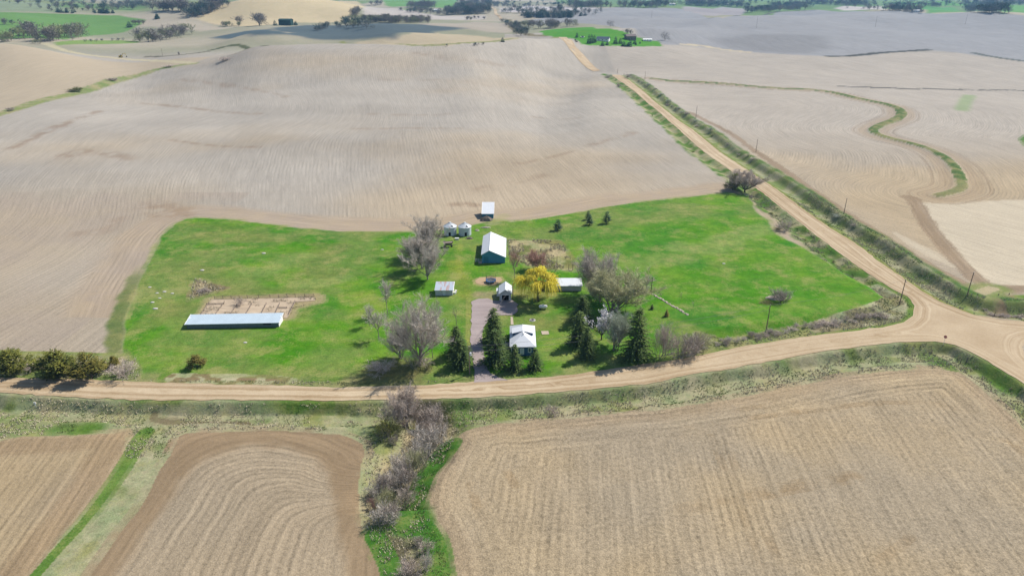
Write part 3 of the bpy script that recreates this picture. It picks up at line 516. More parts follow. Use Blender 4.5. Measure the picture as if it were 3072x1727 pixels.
def gravel_material(name, c1, c2, track=0.0):
    t = NT(name); pos = t.n("ShaderNodeNewGeometry").outputs["Position"]
    rot = t.n("ShaderNodeMapping"); t.l(pos, rot.inputs[0]); rot.inputs["Scale"].default_value = (0.05, 0.55, 0.3)
    a = t.noise(rot.outputs[0], 1.0, 4, 0.6); b = t.noise(pos, 1.6, 5, 0.7); d = t.noise(pos, 0.09, 3)
    f = t.math('ADD', t.math('MULTIPLY', a, .55), t.math('ADD', t.math('MULTIPLY', b, .3), t.math('MULTIPLY', d, .35)))
    if track:
        ed = t.n("ShaderNodeAttribute", attribute_name="edge").outputs["Fac"]; cb = t.n("ShaderNodeCombineXYZ"); t.l(ed, cb.inputs[0]); mp = t.n("ShaderNodeVectorMath", operation='SCALE'); t.l(pos, mp.inputs[0]); mp.inputs[3].default_value = .012; ad = t.n("ShaderNodeVectorMath", operation='ADD'); t.l(cb.outputs[0], ad.inputs[0]); t.l(mp.outputs[0], ad.inputs[1])
        f = t.math('ADD', t.math('MULTIPLY_ADD', t.math('SUBTRACT', t.noise(ad.outputs[0], .95, 3, .6), .5), t.math('SUBTRACT', 1.0, t.ramp(ed, 4.2, 6.5)), .5), t.math('ADD', t.math('MULTIPLY', b, .30), t.math('MULTIPLY', d, .30))); f = t.math('SUBTRACT', f, .20)
    c = t.mix(t.ramp(f, .40, .78), rgba(c1), rgba(c2)); t.l(c, t.b.inputs["Base Color"]); t.b.inputs["Specular IOR Level"].default_value = 0.08
    bm = t.n("ShaderNodeBump"); bm.inputs["Strength"].default_value = 0.35; bm.inputs["Distance"].default_value = 0.1; t.l(b, bm.inputs["Height"]); t.l(bm.outputs[0], t.b.inputs["Normal"])
    return t.m
M['gravel'] = gravel_material("road_gravel", alb(176, 150, 114), alb(226, 205, 172), True)
M['drive'] = gravel_material("driveway_chip", alb(166, 152, 148), alb(198, 183, 178))
M['concrete'] = plain("concrete", alb(212, 196, 172), 0.9, 0.1, 0.2, 0.8)
drape("road", ROADPOLY, M['gravel'], 0.10, 2.0, ragged=1.0)
drape("road", FARROAD, M['gravel'], 0.25, 9.0)
FARROAD2 = ground((2, [(1128,58),(1140,55),(1175,100),(1218,150),(1196,152),(1155,108)]))
drape("road", FARROAD2, M['gravel'], 0.4, 14.0)
drape("driveway", DRIVE, M['drive'], 0.13, 1.0, ragged=1.1)
drape("sand_patch", SAND, plain("sand", alb(204, 176, 140), .95, .05, .2, .6, coord='Generated'), 0.06, 1.2)
drape("path", ground((0, [(1531.5,950),(1538.5,950),(1540.8,974),(1532.3,974)])), M['concrete'], 0.09, .8)
drape("concrete_slab", ground((0, [(1623,993.5),(1645,993),(1647.5,1003),(1626,1004)])), M['concrete'], 0.12, .8)

# ================================================================== OBJECT HELPERS
FR2 = {'a': (500, 820, 5.152), 'b': (1650, 700, 5.152), 'c': (1250, 780, 6.435), 'd': (1400, 900, 6.435), 'e': (1380, 560, 6.435), 'f': (1250, 600, 8.517)}
_px = px
def px(k, pts):
    if k in FR2:
        ox, oy, s = FR2[k]; return [(ox + p[0] / s, oy + p[1] / s) for p in pts]
    return _px(k, pts)
def spot(k, x, y):                                # world (x, y, z) of a surveyed point on the land
    P = ground((k, [(x, y)]))[0]; return Vector((P[0], P[1], zat(P[0], P[1])))
def height(p, k, ytop):                           # metres from the base p to the surveyed top
    v = px(k, [(0, ytop)])[0][1]; return max(0.6, H - p.y * float(slope_of_row(v)) - p.z)
def mpp(p):                                       # metres per photo pixel at p
    dep = math.hypot(p.y * math.cos(PITCH) + (H - p.z) * math.sin(PITCH), 0); return dep / FPX
def width(p, k, w):
    s = FR2[k][2] if k in FR2 else (1.0 if k == 0 else 2.5142); return w / s * mpp(p)

class MB:                                         # collects shapes, builds ONE mesh object
    def __init__(s): s.v = []; s.f = []
    def add(s, v, f):
        n = len(s.v); s.v += [tuple(p) for p in v]; s.f += [tuple(i + n for i in q) for q in f]; return s
    def box(s, x0, x1, y0, y1, z0, z1):
        return s.add([(x0,y0,z0),(x1,y0,z0),(x1,y1,z0),(x0,y1,z0),(x0,y0,z1),(x1,y0,z1),(x1,y1,z1),(x0,y1,z1)], [(0,3,2,1),(4,5,6,7),(0,1,5,4),(1,2,6,5),(2,3,7,6),(3,0,4,7)])
    def slab(s, q, t):                            # q: four corners, counter-clockwise seen from outside; t thickness inwards
        q = [Vector(p) for p in q]; n = (q[1] - q[0]).cross(q[2] - q[0]).normalized() * t
        m = len(q); v = q + [p - n for p in q]
        f = [tuple(range(m)), tuple(reversed(range(m, 2 * m)))] + [(i, i + m, (i + 1) % m + m, (i + 1) % m) for i in range(m)]
        return s.add(v, f)
    def prism(s, prof, y0, y1):                   # prof: (x, z) outline, counter-clockwise seen from -Y
        m = len(prof); v = [(x, y0, z) for x, z in prof] + [(x, y1, z) for x, z in prof]
        return s.add(v, [tuple(range(m)), tuple(reversed(range(m, 2 * m)))] + [(i, i + m, (i + 1) % m + m, (i + 1) % m) for i in range(m)])
    def tube(s, pts, r, n=6, cap=True):
        pts = [Vector(p) for p in pts]; rr = r if isinstance(r, (list, tuple)) else [r] * len(pts); v = []; f = []
        for i, p in enumerate(pts):
            d = (pts[min(i + 1, len(pts) - 1)] - pts[max(i - 1, 0)]).normalized()
            a = d.cross(Vector((0, 0, 1)) if abs(d.z) < .9 else Vector((1, 0, 0))).normalized(); b = d.cross(a)
            for k in range(n):
                t = 2 * math.pi * k / n; v.append(p + a * (math.cos(t) * rr[i]) + b * (math.sin(t) * rr[i]))
        for i in range(len(pts) - 1):
            for k in range(n):
                f.append((i * n + k, (i + 1) * n + k, (i + 1) * n + (k + 1) % n, i * n + (k + 1) % n))
        if cap: f += [tuple(range(n)), tuple(reversed(range((len(pts) - 1) * n, len(pts) * n)))]
        return s.add(v, f)
    def lathe(s, prof, n=24, c=(0, 0, 0)):        # (r, z) profile round the z axis
        v = []; f = []; m = len(prof)
        for r, z in prof:
            for k in range(n):
                t = 2 * math.pi * k / n; v.append((c[0] + r * math.cos(t), c[1] + r * math.sin(t), c[2] + z))
        for i in range(m - 1):
            for k in range(n): f.append((i * n + k, i * n + (k + 1) % n, (i + 1) * n + (k + 1) % n, (i + 1) * n + k))
        f.append(tuple(reversed(range(n)))); f.append(tuple(range((m - 1) * n, m * n))); return s.add(v, f)
    def build(s, name, mat, parent=None, smooth=False):
        me = bpy.data.meshes.new(name); me.from_pydata(s.v, [], s.f); me.update()
        if smooth: me.polygons.foreach_set("use_smooth", np.ones(len(me.polygons), bool))
        return link(name, me, mat, parent)
def metal_roof(name, c, rib=0.9, axis=0, rust=None, var=.06):
    t = NT(name); tc = t.n("ShaderNodeTexCoord"); v = tc.outputs["Object"]; s = t.n("ShaderNodeSeparateXYZ"); t.l(v, s.inputs[0])
    w = t.math('SINE', t.math('MULTIPLY', s.outputs[axis], 2 * math.pi / rib)); w2 = t.math('POWER', t.math('ABSOLUTE', w), 6.0)
    n = t.noise(v, 0.5, 5, .65); base = t.n("ShaderNodeRGB"); base.outputs[0].default_value = rgba(c)
    f = t.math('ADD', t.math('MULTIPLY_ADD', n, 2 * var, 1 - var), t.math('MULTIPLY', w2, -0.10)); cc = t.vmul(base.outputs[0], f)
    if rust is not None:
        m = t.n("ShaderNodeMapping"); t.l(v, m.inputs[0]); m.inputs["Scale"].default_value = (2.2, .25, .25)
        rn = t.math('MULTIPLY', t.ramp(t.noise(m.outputs[0], 1.0, 2), .51, .57), t.ramp(t.math('ADD', t.noise(v, .35, 3), t.math('MULTIPLY', t.math('ABSOLUTE', s.outputs[0]), -.085)), .30, .40)); cc = t.mix(t.math('MULTIPLY', rn, .8), cc, rgba(rust))
    t.l(cc, t.b.inputs["Base Color"]); t.b.inputs["Roughness"].default_value = .55; t.b.inputs["Specular IOR Level"].default_value = .35
    b = t.n("ShaderNodeBump"); b.inputs["Strength"].default_value = .4; b.inputs["Distance"].default_value = .05; t.l(w2, b.inputs["Height"]); t.l(b.outputs[0], t.b.inputs["Normal"])
    return t.m
M['roof_white'] = metal_roof("white_metal_roof", (.55, .57, .59), .6, 0, None, .10)
M['roof_white_side'] = metal_roof("white_metal_side_roof", (.55, .57, .59), .6, 1, None, .10)
M['roof_galv'] = metal_roof("galvanised_roof", (.40, .48, .53), 1.0, 0, None, .16)
M['roof_rust'] = metal_roof("rusted_roof", (.36, .41, .46), .66, 0, (.34, .19, .15))
M['white'] = plain("white_paint", (.72, .71, .69), .6, .3, .06)
M['grey_side'] = plain("grey_siding", (.42, .43, .43), .7, .2, .12)
M['teal_side'] = metal_roof("teal_siding", (.05, .22, .36), .5)
M['teal_dark'] = metal_roof("dark_teal_siding", (.025, .16, .25), .5)
M['navy'] = plain("navy_siding", (.035, .09, .17), .7, .2, .12)
M['dark'] = plain("dark_opening", (.012, .012, .014), .9, .05, .1)
M['block'] = plain("concrete_block", (.11, .14, .14), .9, .1, .35, 1.6)
M['galv'] = plain("galvanised_steel", (.50, .53, .55), .5, .4, .14, .8)
M['wood'] = plain("weathered_wood", (.16, .13, .105), .9, .1, .3, 2)
M['woodpale'] = plain("pale_wood", (.36, .31, .25), .9, .1, .3, 2)
M['pole'] = plain("pole_timber", (.17, .13, .10), .9, .1, .2, 1)
M['glass'] = plain("window_glass", (.05, .07, .09), .15, .6, .1)
M['red'] = plain("faded_red_paint", (.34, .05, .04), .7, .2, .2)
M['rustgrey'] = plain("rusty_grey_steel", (.24, .19, .17), .8, .2, .4, 1.2)
M['steel'] = plain("dark_steel", (.06, .065, .07), .6, .4, .2)
M['blue_pad'] = plain("blue_pad", (.03, .10, .24), .6, .3, .1)
M['tyre'] = plain("rubber", (.02, .02, .02), .9, .2, .1)
M['stone'] = plain("pale_stone", (.46, .43, .40), .9, .1, .2, 1.5)
M['yellow'] = plain("machine_yellow", (.48, .34, .08), .6, .3, .15)
M['wire'] = plain("wire", (.13, .13, .13), .6, .3, .05)

# ================================================================== BUILDINGS
def local(px_, py_): return Vector((px_, py_, zat(px_, py_)))
# ---- farmhouse
hs = thing("farmhouse", "small dark blue house with a white hipped metal roof and two shed dormers", "house", local(3.05, 173.05))
MB().box(-3.25, 3.25, -6, 6, -.4, 3.0).build("wall", M['navy'], hs)
e, w2, f_, b_, ap, r0, r1 = 3.0, 3.7, -6.45, 6.45, 5.1, -2.6, 3.2
rf = MB(); T = .12
for q in ([(-w2,f_,e),(w2,f_,e),(0,r0,ap)], [(w2,f_,e),(w2,b_,e),(0,r1,ap),(0,r0,ap)], [(w2,b_,e),(-w2,b_,e),(0,r1,ap)], [(-w2,b_,e),(-w2,f_,e),(0,r0,ap),(0,r1,ap)]): rf.slab(q, T)
roof = rf.build("roof", M['roof_white'], hs)
MB().tube([(0, r0, ap + .02), (0, r1, ap + .02)], .07).build("ridge_cap", M['white'], roof)
for sx in (-1, 1):
    d = MB(); x1 = -2.9 if sx < 0 else 2.9; ya, yb = -.7, 2.1
    zt, zb = 4.28, 3.40; d.add([(0,ya,5.08),(x1,ya,zt),(x1,ya,zb),(0,yb,5.08),(x1,yb,zt),(x1,yb,zb)], [(0,1,2) if sx < 0 else (2,1,0), (3,5,4) if sx < 0 else (4,5,3), (1,4,5,2) if sx < 0 else (2,5,4,1)])
    dm_ = d.build("dormer", M['navy'], hs)
    q = [(0,ya-.25,5.16),(0,yb+.25,5.16),(x1*1.06,yb+.25,4.34),(x1*1.06,ya-.25,4.34)]
    MB().slab(q if sx < 0 else q[::-1], .10).build("dormer_roof", M['roof_white_side'], dm_)
    MB().box(min(x1, x1*1.01), max(x1, x1*1.01), .1, 1.3, 3.62, 4.12).build("window", M['glass'], dm_)
MB().tube([(.15, r0 - .25, 4.7), (.15, r0 - .25, 5.45)], .09, 8).build("vent_pipe", M['steel'], roof)
def window(parent, x0, x1, z0, z1, y, curtain=False):
    fr = MB().box(x0-.12, x1+.12, y-.06, y+.0, z0-.12, z1+.12).build("window", M['white'], parent)
    MB().box(x0, x1, y-.075, y-.062, z0, z1).build("pane", M['galv'] if curtain else M['glass'], fr)
window(hs, -.7, .2, .55, 2.25, -6.0, True); window(hs, 1.55, 2.2, 1.15, 2.35, -6.0); window(hs, -2.4, -1.7, 1.15, 2.35, -6.0)
for x in (-3.28, 3.1): MB().box(x, x + .18, -6.06, -6.0, 0, 2.85).build("corner_board", M['white'], hs)
pc = MB().box(-4.9, -3.25, -1.6, .8, -.3, .55).build("porch", M['woodpale'], hs)
MB().box(-5.3, -4.9, -.9, .1, -.3, .28).build("step", M['white'], pc)
MB().box(-4.88, -4.8, -1.55, .75, 1.3, 1.4).box(-4.88, -4.8, -1.55, -1.47, .55, 1.3).box(-4.88, -4.8, .67, .75, .55, 1.3).build("railing", M['white'], pc)
MB().slab([(-3.3, 6.4, 2.72), (3.0, 6.4, 2.72), (3.0, 7.6, 2.45), (-3.3, 7.6, 2.45)], .1).build("porch_roof", M['roof_white'], hs)
MB().box(-3.0, 2.8, 6.0, 7.4, -.3, 2.4).build("porch_wall", M['navy'], hs)
# ---- barn
bn = thing("barn", "teal metal barn with a lopsided white roof, largest building of the farmyard", "barn", local(-6.85, 245.6))
MB().prism([(-4.27,-1.2),(4.27,-1.2),(4.27,2.42),(-1.55,5.02),(-4.27,3.42)], -10, 10).build("wall", M['teal_side'], bn)
rb = MB().slab([(-1.55,-10.4,5.15),(4.6,-10.4,2.42),(4.6,10.4,2.42),(-1.55,10.4,5.15)], .12).slab([(-1.55,10.4,5.15),(-4.6,10.4,3.38),(-4.6,-10.4,3.38),(-1.55,-10.4,5.15)], .12).build("roof", M['roof_white_side'], bn)
MB().tube([(-1.55,-10.42,5.16),(-1.55,10.42,5.16)], .1).build("ridge_cap", M['white'], rb)
MB().box(-3.6, -1.9, -10.05, -10.0, 0, 2.6).build("door", M['teal_dark'], bn)
gate = MB()
for z in (.3, .65, 1.0, 1.3): gate.box(-6.9, -4.35, -9.2, -9.14, z, z + .06)
for x in (-6.9, -5.6, -4.4): gate.box(x, x + .08, -9.22, -9.12, 0, 1.45)
o = gate.build("gate", M['galv']); o.location = local(-6.85, 245.6); tag(o, "small grey pipe gate at the left front corner of the teal barn", "gate")
MB().box(-5.6, -4.4, -10.6, -8.4, -.2, .06).build("concrete_pad", M['concrete'], bn)
# ---- pole shed behind
p = spot('e', 538, 612)
ps = thing("machine_shed", "open-backed dark teal shed with a single sloping white roof at the field edge", "shed", p)
MB().prism([(-2.45,-.8),(2.45,-.8),(2.45,2.2),(-2.45,2.2)], 0, .12).build("front_wall", M['teal_dark'], ps)
for x in (-2.45, 2.33): MB().add([(x,.12,-.8),(x,8.4,-.8),(x,8.4,4.6),(x,.12,2.2),(x+.12,.12,-.8),(x+.12,8.4,-.8),(x+.12,8.4,4.6),(x+.12,.12,2.2)], [(0,3,2,1),(4,5,6,7),(0,1,5,4),(1,2,6,5),(2,3,7,6),(3,0,4,7)]).build("side_wall", M['teal_dark'], ps)
MB().slab([(-2.75,-.35,2.22),(2.75,-.35,2.22),(2.75,8.8,4.85),(-2.75,8.8,4.85)], .12).build("roof", M['roof_white'], ps)
for x in (-2.78, 2.62): MB().slab([(x,-.38,2.25),(x+.16,-.38,2.25),(x+.16,8.83,4.9),(x,8.83,4.9)], .2).build("roof_trim", M['white'], ps)
# ---- garage
p = spot('c', 1712, 790)
ga = thing("garage", "narrow white gabled garage with an open dark doorway at the end of the driveway", "garage", p)
MB().prism([(-1.9,-.4),(-1.15,-.4),(-1.15,2.15),(1.15,2.15),(1.15,-.4),(1.9,-.4),(1.9,2.7),(0,4.05),(-1.9,2.7)], 0, .14).build("front_wall", M['grey_side'], ga)
MB().box(-1.9,-1.76,.14,6.2,-.4,2.7).box(1.76,1.9,.14,6.2,-.4,2.7).prism([(-1.76,-.4),(1.76,-.4),(1.76,2.7),(0,4.05),(-1.76,2.7)], 6.06, 6.2).build("wall", M['grey_side'], ga)
MB().box(-1.76,1.76,.2,6.0,-.1,.04).build("floor", M['dark'], ga)
MB().slab([(0,-.35,4.22),(2.2,-.35,2.62),(2.2,6.5,2.62),(0,6.5,4.22)], .1).slab([(0,6.5,4.22),(-2.2,6.5,2.62),(-2.2,-.35,2.62),(0,-.35,4.22)], .1).build("roof", M['roof_white_side'], ga)
MB().box(-1.27,-1.15,-.05,0,0,2.27).box(1.15,1.27,-.05,0,0,2.27).box(-1.27,1.27,-.05,0,2.15,2.3).build("door_frame", M['white'], ga)
MB().slab([(-1.9,3.4,2.3),(-3.0,3.4,2.0),(-3.0,5.9,2.0),(-1.9,5.9,2.3)][::-1], .08).box(-2.9,-1.9,3.6,5.8,-.3,1.95).build("lean_to", M['white'], ga)
# ---- small shed with rusted roof
p = spot('c', 530, 684)
ss = thing("garden_shed", "small grey shed with rust streaks down its metal roof left of the driveway", "shed", p)
MB().prism([(-2.9,-.4),(2.9,-.4),(2.9,2.0),(-2.9,2.0)], 0, .12).build("front_wall", M['grey_side'], ss)
MB().box(-2.9,-2.78,.12,4.9,-.4,2.0).box(2.78,2.9,.12,4.9,-.4,2.0).box(-2.78,2.78,4.78,4.9,-.4,2.6).build("wall", M['white'], ss)
MB().slab([(-3.1,-.3,2.02),(3.1,-.3,2.02),(3.1,5.2,2.85),(-3.1,5.2,2.85)], .12).build("roof", M['roof_rust'], ss)
MB().box(-.55,.5,-.04,0,-.1,1.75).build("door", M['galv'], ss)
MB().box(-.62,-.55,-.05,0,-.1,1.85).build("door_trim", M['steel'], ss)
MB().slab([(3.1,-.3,2.04),(3.22,-.3,2.0),(3.22,5.2,2.8),(3.1,5.2,2.87)], .18).build("roof_trim", M['white'], ss)
for dx, dy, h in ((3.5, 1.2, .7), (3.75, 2.0, .9)):
    q = p + Vector((dx, dy, 0)); q.z = zat(q.x, q.y); o = MB().box(-.3,.3,-.25,.25,0,h).box(-.34,.34,-.29,.29,h,h+.06).build("bin", M['white'])
    o.location = q; tag(o, ("lower" if h < .8 else "taller") + " of two white bins beside the rust-streaked shed", "bin", "white bins by the shed")
# ---- long low hog barn
pl = spot('a', 316, 850); pr = spot('a', 1738, 826); dv = pr - pl; L = math.hypot(dv.x, dv.y)
hb = thing("livestock_barn", "very long low barn with a pale metal roof beside the concrete pens", "barn", pl, math.atan2(dv.y, dv.x))
MB().box(0, L, 0, .16, -.6, 1.5).build("front_wall", M['block'], hb)
MB().box(0,.15,.16,4.6,-.6,1.55).box(L-.15,L,.16,4.6,-.6,1.55).box(.15,L-.15,4.45,4.6,-.6,2.2).prism([(0,0)]*0 or [(0,1.5),(.15,1.5),(.15,2.1),(0,2.1)], 2.6, 4.6).prism([(L-.15,1.5),(L,1.5),(L,2.1),(L-.15,2.1)], 2.6, 4.6).build("end_wall", M['white'], hb)
MB().slab([(-.3,-.35,1.52),(L+.3,-.35,1.52),(L+.3,4.9,2.32),(-.3,4.9,2.32)], .12).build("roof", M['roof_galv'], hb)
for x in (-.42, L + .28): MB().slab([(x,-.4,1.55),(x+.14,-.4,1.55),(x+.14,4.95,2.37),(x,4.95,2.37)], .2).build("roof_trim", M['white'], hb)
MB().box(L-4.6, L-2.3, -.03, .0, .75, 1.32).build("opening", M['dark'], hb)
for i in range(7): MB().box(1.6 + i * 2.7, 2.5 + i * 2.7, -.025, .0, 1.05, 1.36).build("window", M['glass'], hb)
# ---- shed right of the willow
p = spot(0, 1692, 872)
ws = thing("chicken_house", "long low grey shed with a silver roof half hidden by the yellow willow", "shed", p)
MB().prism([(-5.9,-.4),(5.9,-.4),(5.9,1.9),(-5.9,1.9)], 0, .12).build("front_wall", M['grey_side'], ws)
MB().box(-5.9,-5.78,.12,4.2,-.4,1.95).box(5.78,5.9,.12,4.2,-.4,1.95).box(-5.78,5.78,4.08,4.2,-.4,2.6).build("wall", M['wood'], ws)
MB().slab([(-6.2,-.35,1.94),(6.2,-.35,1.94),(6.2,4.6,2.75),(-6.2,4.6,2.75)], .12).build("roof", M['roof_white'], ws)
# ---- grain bins
M['bin'] = metal_roof("corrugated_bin", (.50,.54,.57), .34, 2)
def grain_bin(k, x, y, dia, label, open_hatch):
    p = spot(k, x, y); p.y += dia / 2; r = dia / 2; p.z = zat(p.x, p.y)
    t = thing("grain_bin", label, "grain bin", p, 0, "steel grain bins")
    MB().lathe([(r,-.5),(r,3.6)], 28).build("wall", M['bin'], t, False)
    rr = MB().lathe([(r+.18,3.5),(r+.18,3.58),(.45,5.0),(.45,5.2),(.02,5.35)], 28).build("roof", M['galv'], t)
    rib = MB()
    for i in range(14):
        a = 2 * math.pi * i / 14; rib.tube([(math.cos(a)*(r+.1), math.sin(a)*(r+.1), 3.68), (math.cos(a)*.5, math.sin(a)*.5, 5.02)], .04, 4)
    rib.build("roof_rib", M['galv'], rr)
    a = R(-62); MB().slab([(math.cos(a+s_*.11)*q+0, math.sin(a+s_*.11)*q, 3.58+(r+.18-q)*1.42/(r-.27)+.09) for s_, q in ((-1, 1.7), (-1, 2.4), (1, 2.4), (1, 1.7))], .06).build("hatch", M['dark'], rr)
    MB().box(.05 if open_hatch else -.5, .95 if open_hatch else .4, -r-.02, -r+.5, .1, 1.7).build("door", M['dark'], t)
    MB().box(-.06 if open_hatch else -.62, .05 if open_hatch else -.5, -r-.04, -r+.5, .0, 1.8).build("door_frame", M['galv'], t)
grain_bin('f', 1225, 930, 5.2, "right grain bin, shiny steel with a conical cap and black doorway", True)
grain_bin('f', 848, 925, 5.2, "left grain bin, duller steel, partly behind the bare tree twigs", False)
# ---- trampoline
p = spot('c', 1430, 470); tr = thing("trampoline", "round blue trampoline with sagging net posts on a sandy patch", "trampoline", p + Vector((0, 1.8, 0)))
tm = MB().lathe([(1.8,.78),(1.82,.9),(1.45,.92),(1.45,.8)], 28).build("pad", M['blue_pad'], tr)
MB().lathe([(1.46,.84),(.02,.8)], 24).build("mat", M['steel'], tr)
for i in range(6):
    a = 2 * math.pi * i / 6 + .3; MB().tube([(1.7*math.cos(a),1.7*math.sin(a),-.1),(1.75*math.cos(a),1.75*math.sin(a),.85)], .05).build("leg", M['galv'], tr)
for i, h in ((0, 2.6), (1, 1.9), (2, 2.7), (3, 1.5), (4, 1.3), (5, 1.4)):
    a = 2 * math.pi * i / 6 + .5; MB().tube([(1.82*math.cos(a),1.82*math.sin(a),.5),(1.9*math.cos(a),1.9*math.sin(a),h)], .07).build("net_post", M['steel'], tr)
nt = MB()
for i in range(2, 18):
    a, b = .5 + i * .13, .5 + (i + 1) * .13
    for z in range(4): nt.tube([(1.84*math.cos(a),1.84*math.sin(a),.95+z*.28),(1.84*math.cos(b),1.84*math.sin(b),.95+z*.28-(.1 if i % 2 else 0))], .03, 3)
for i in range(2, 19):
    a = .5 + i * .13; nt.tube([(1.84*math.cos(a),1.84*math.sin(a),.9),(1.84*math.cos(a),1.84*math.sin(a),1.86)], .03, 3)
nt.build("net", M['steel'], tr)
# ---- propane tank
p = spot('c', 2440, 945); tk = thing("propane_tank", "white horizontal propane tank in the shade by the willow", "tank", p)
rot = MB(); prof = [(0.02,-1.35),(.32,-1.28),(.5,-1.1),(.56,-.9),(.56,.9),(.5,1.1),(.32,1.28),(.02,1.35)]; rot.lathe(prof, 18); rot.v = [(z, y, x + .95) for x, y, z in rot.v]; rot.f = [q[::-1] for q in rot.f]
rot.build("tank_body", M['white'], tk, True); MB().box(-.22,.22,-.2,.2,1.48,1.68).build("valve_cover", M['grey_side'], tk)
for x in (-.8, .7): MB().box(x-.1,x+.1,-.4,.4,0,.5).build("leg", M['steel'], tk)
# ---- fire pit
p = spot('d', 1270, 388); fp = thing("fire_pit", "round fire pit of pale stones holding charred logs on the lawn", "fire pit", p)
MB().lathe([(.95,-.1),(.95,.06),(.5,.08),(.05,.05)], 18).build("gravel_pad", M['stone'], fp)
ring = MB(); random.seed(3)
for i in range(11):
    a = 2 * math.pi * i / 11; c = Vector((.62 * math.cos(a), .62 * math.sin(a), .16)); ring.lathe([(.13,-.1),(.17,.0),(.14,.12),(.03,.15)], 7, c)
ring.build("stone_ring", M['stone'], fp)
for a, x in ((.3, -.1), (1.4, .1), (2.3, .05)): MB().tube([(x-.38*math.cos(a), -.38*math.sin(a), .2),(x+.38*math.cos(a), .38*math.sin(a), .34)], .09).build("log", M['dark'], fp)
# ---- old grain wagon, trough, piles
p = spot('f', 800, 1215); wg = thing("grain_wagon", "rusty grey gravity wagon with a faded red end near the grain bins", "wagon", p + Vector((0, 1.0, 0)), R(12))
MB().add([(-1.9,-1,2.0),(1.9,-1,2.0),(1.9,1,2.0),(-1.9,1,2.0),(-1.0,-.3,.8),(1.0,-.3,.8),(1.0,.5,.8),(-1.0,.5,.8),(-1.75,-.9,1.75),(1.75,-.9,1.75),(1.75,.9,1.75),(-1.75,.9,1.75)], [(0,4,5,1),(1,5,6,2),(2,6,7,3),(3,7,4,0),(4,7,6,5),(0,1,9,8),(1,2,10,9),(2,3,11,10),(3,0,8,11),(8,9,10,11)]).build("hopper", M['rustgrey'], wg)
MB().slab([(1.93,-.95,1.95),(1.1,-.3,.85),(1.1,.5,.85),(1.93,.95,1.95)], .05).build("end_panel", M['red'], wg)
MB().box(-2.0,2.0,-.1,.1,.55,.7).box(2.0,3.1,-.06,.06,.5,.6).build("frame", M['steel'], wg)
for x in (-1.3, 1.3):
    for y in (-.75, .75):
        q = MB(); q.lathe([(.12,-.1),(.36,-.1),(.4,0),(.36,.1),(.12,.1)], 14); q.v = [(x + a, y + c, .4 + b) for a, b, c in q.v]; q.build("wheel", M['tyre'], wg)
p = spot('f', 1032, 1012); o = MB().add([(-.85,-.4,.75),(.85,-.4,.75),(.85,.4,.75),(-.85,.4,.75),(-.7,-.3,0),(.7,-.3,0),(.7,.3,0),(-.7,.3,0),(-.75,-.32,.7),(.75,-.32,.7),(.75,.32,.7),(-.75,.32,.7)], [(0,4,5,1),(1,5,6,2),(2,6,7,3),(3,7,4,0),(4,7,6,5),(0,1,9,8),(1,2,10,9),(2,3,11,10),(3,0,8,11),(8,9,10,11)]).build("feed_trough", M['white']); o.location = p; tag(o, "small whitish feed trough on the ground between the grain bins and wagon", "trough")
def brush_pile(name, p, w, h, n, label, cat, mat, seed, flat=1.0):
    rnd = random.Random(seed); m = MB()
    mound = MB(); ring_ = 14; prof = [(1.0, -.3), (.93, .18), (.7, .55), (.36, .85), (.02, .95)]
    for r, z in prof:
        for k in range(ring_):
            t = 2 * math.pi * k / ring_; j = 1 + rnd.uniform(-.16, .16); mound.v.append((r * w * math.cos(t) * j, r * w * flat * math.sin(t) * j, z * h * (1 + rnd.uniform(-.15, .15))))
    for i in range(len(prof) - 1):
        for k in range(ring_): mound.f.append((i*ring_+k, i*ring_+(k+1)%ring_, (i+1)*ring_+(k+1)%ring_, (i+1)*ring_+k))
    mound.f.append(tuple(range((len(prof)-1)*ring_, len(prof)*ring_)))
    t = thing(name, label, cat, p); mound.build("heap", mat, t)
    for i in range(n):
        a = rnd.uniform(0, 6.28); rr = rnd.uniform(0, .8); b = Vector((rr*w*math.cos(a), rr*w*flat*math.sin(a), h*(1-rr)*.8)); d = Vector((rnd.gauss(0,1), rnd.gauss(0,1), rnd.uniform(-.1,.7))).normalized() * rnd.uniform(.8, 2.0)
        m.tube([b - d * .4, b + d * .2, b + d * .6 + Vector((0,0,rnd.uniform(-.1,.2)))], [.07, .05, .02], 4)
    m.build("branches", M['woodpale'], t); return t
p = spot('e', 508, 650); brush_pile("brush_pile", p, 2.9, 1.9, 90, "heap of cut branches in front of the sloping-roofed shed", "brush pile", M['wood'], 5, .6)
p = spot('e', 500, 790); brush_pile("earth_mound", p, 2.3, .55, 14, "long low grey mound of soil on the grass right of the grain bins", "mound", M['woodpale'], 6, .35)
p = spot('e', 330, 850); brush_pile("earth_mound", p, 1.1, .5, 8, "small tan heap of soil just right of the grain bins", "mound", M['woodpale'], 7, .6)
p = spot('f', 1350, 985); brush_pile("scrap_pile", p, 1.5, .7, 24, "scrap and brush heaped in front of the shiny grain bin", "scrap pile", M['wood'], 8, .6)
p = spot(4, 1540, 745); brush_pile("brush_pile", p, 2.6, .8, 60, "scattered brush pile on the bare patch behind the long barn", "brush pile", M['wood'], 9, .6)
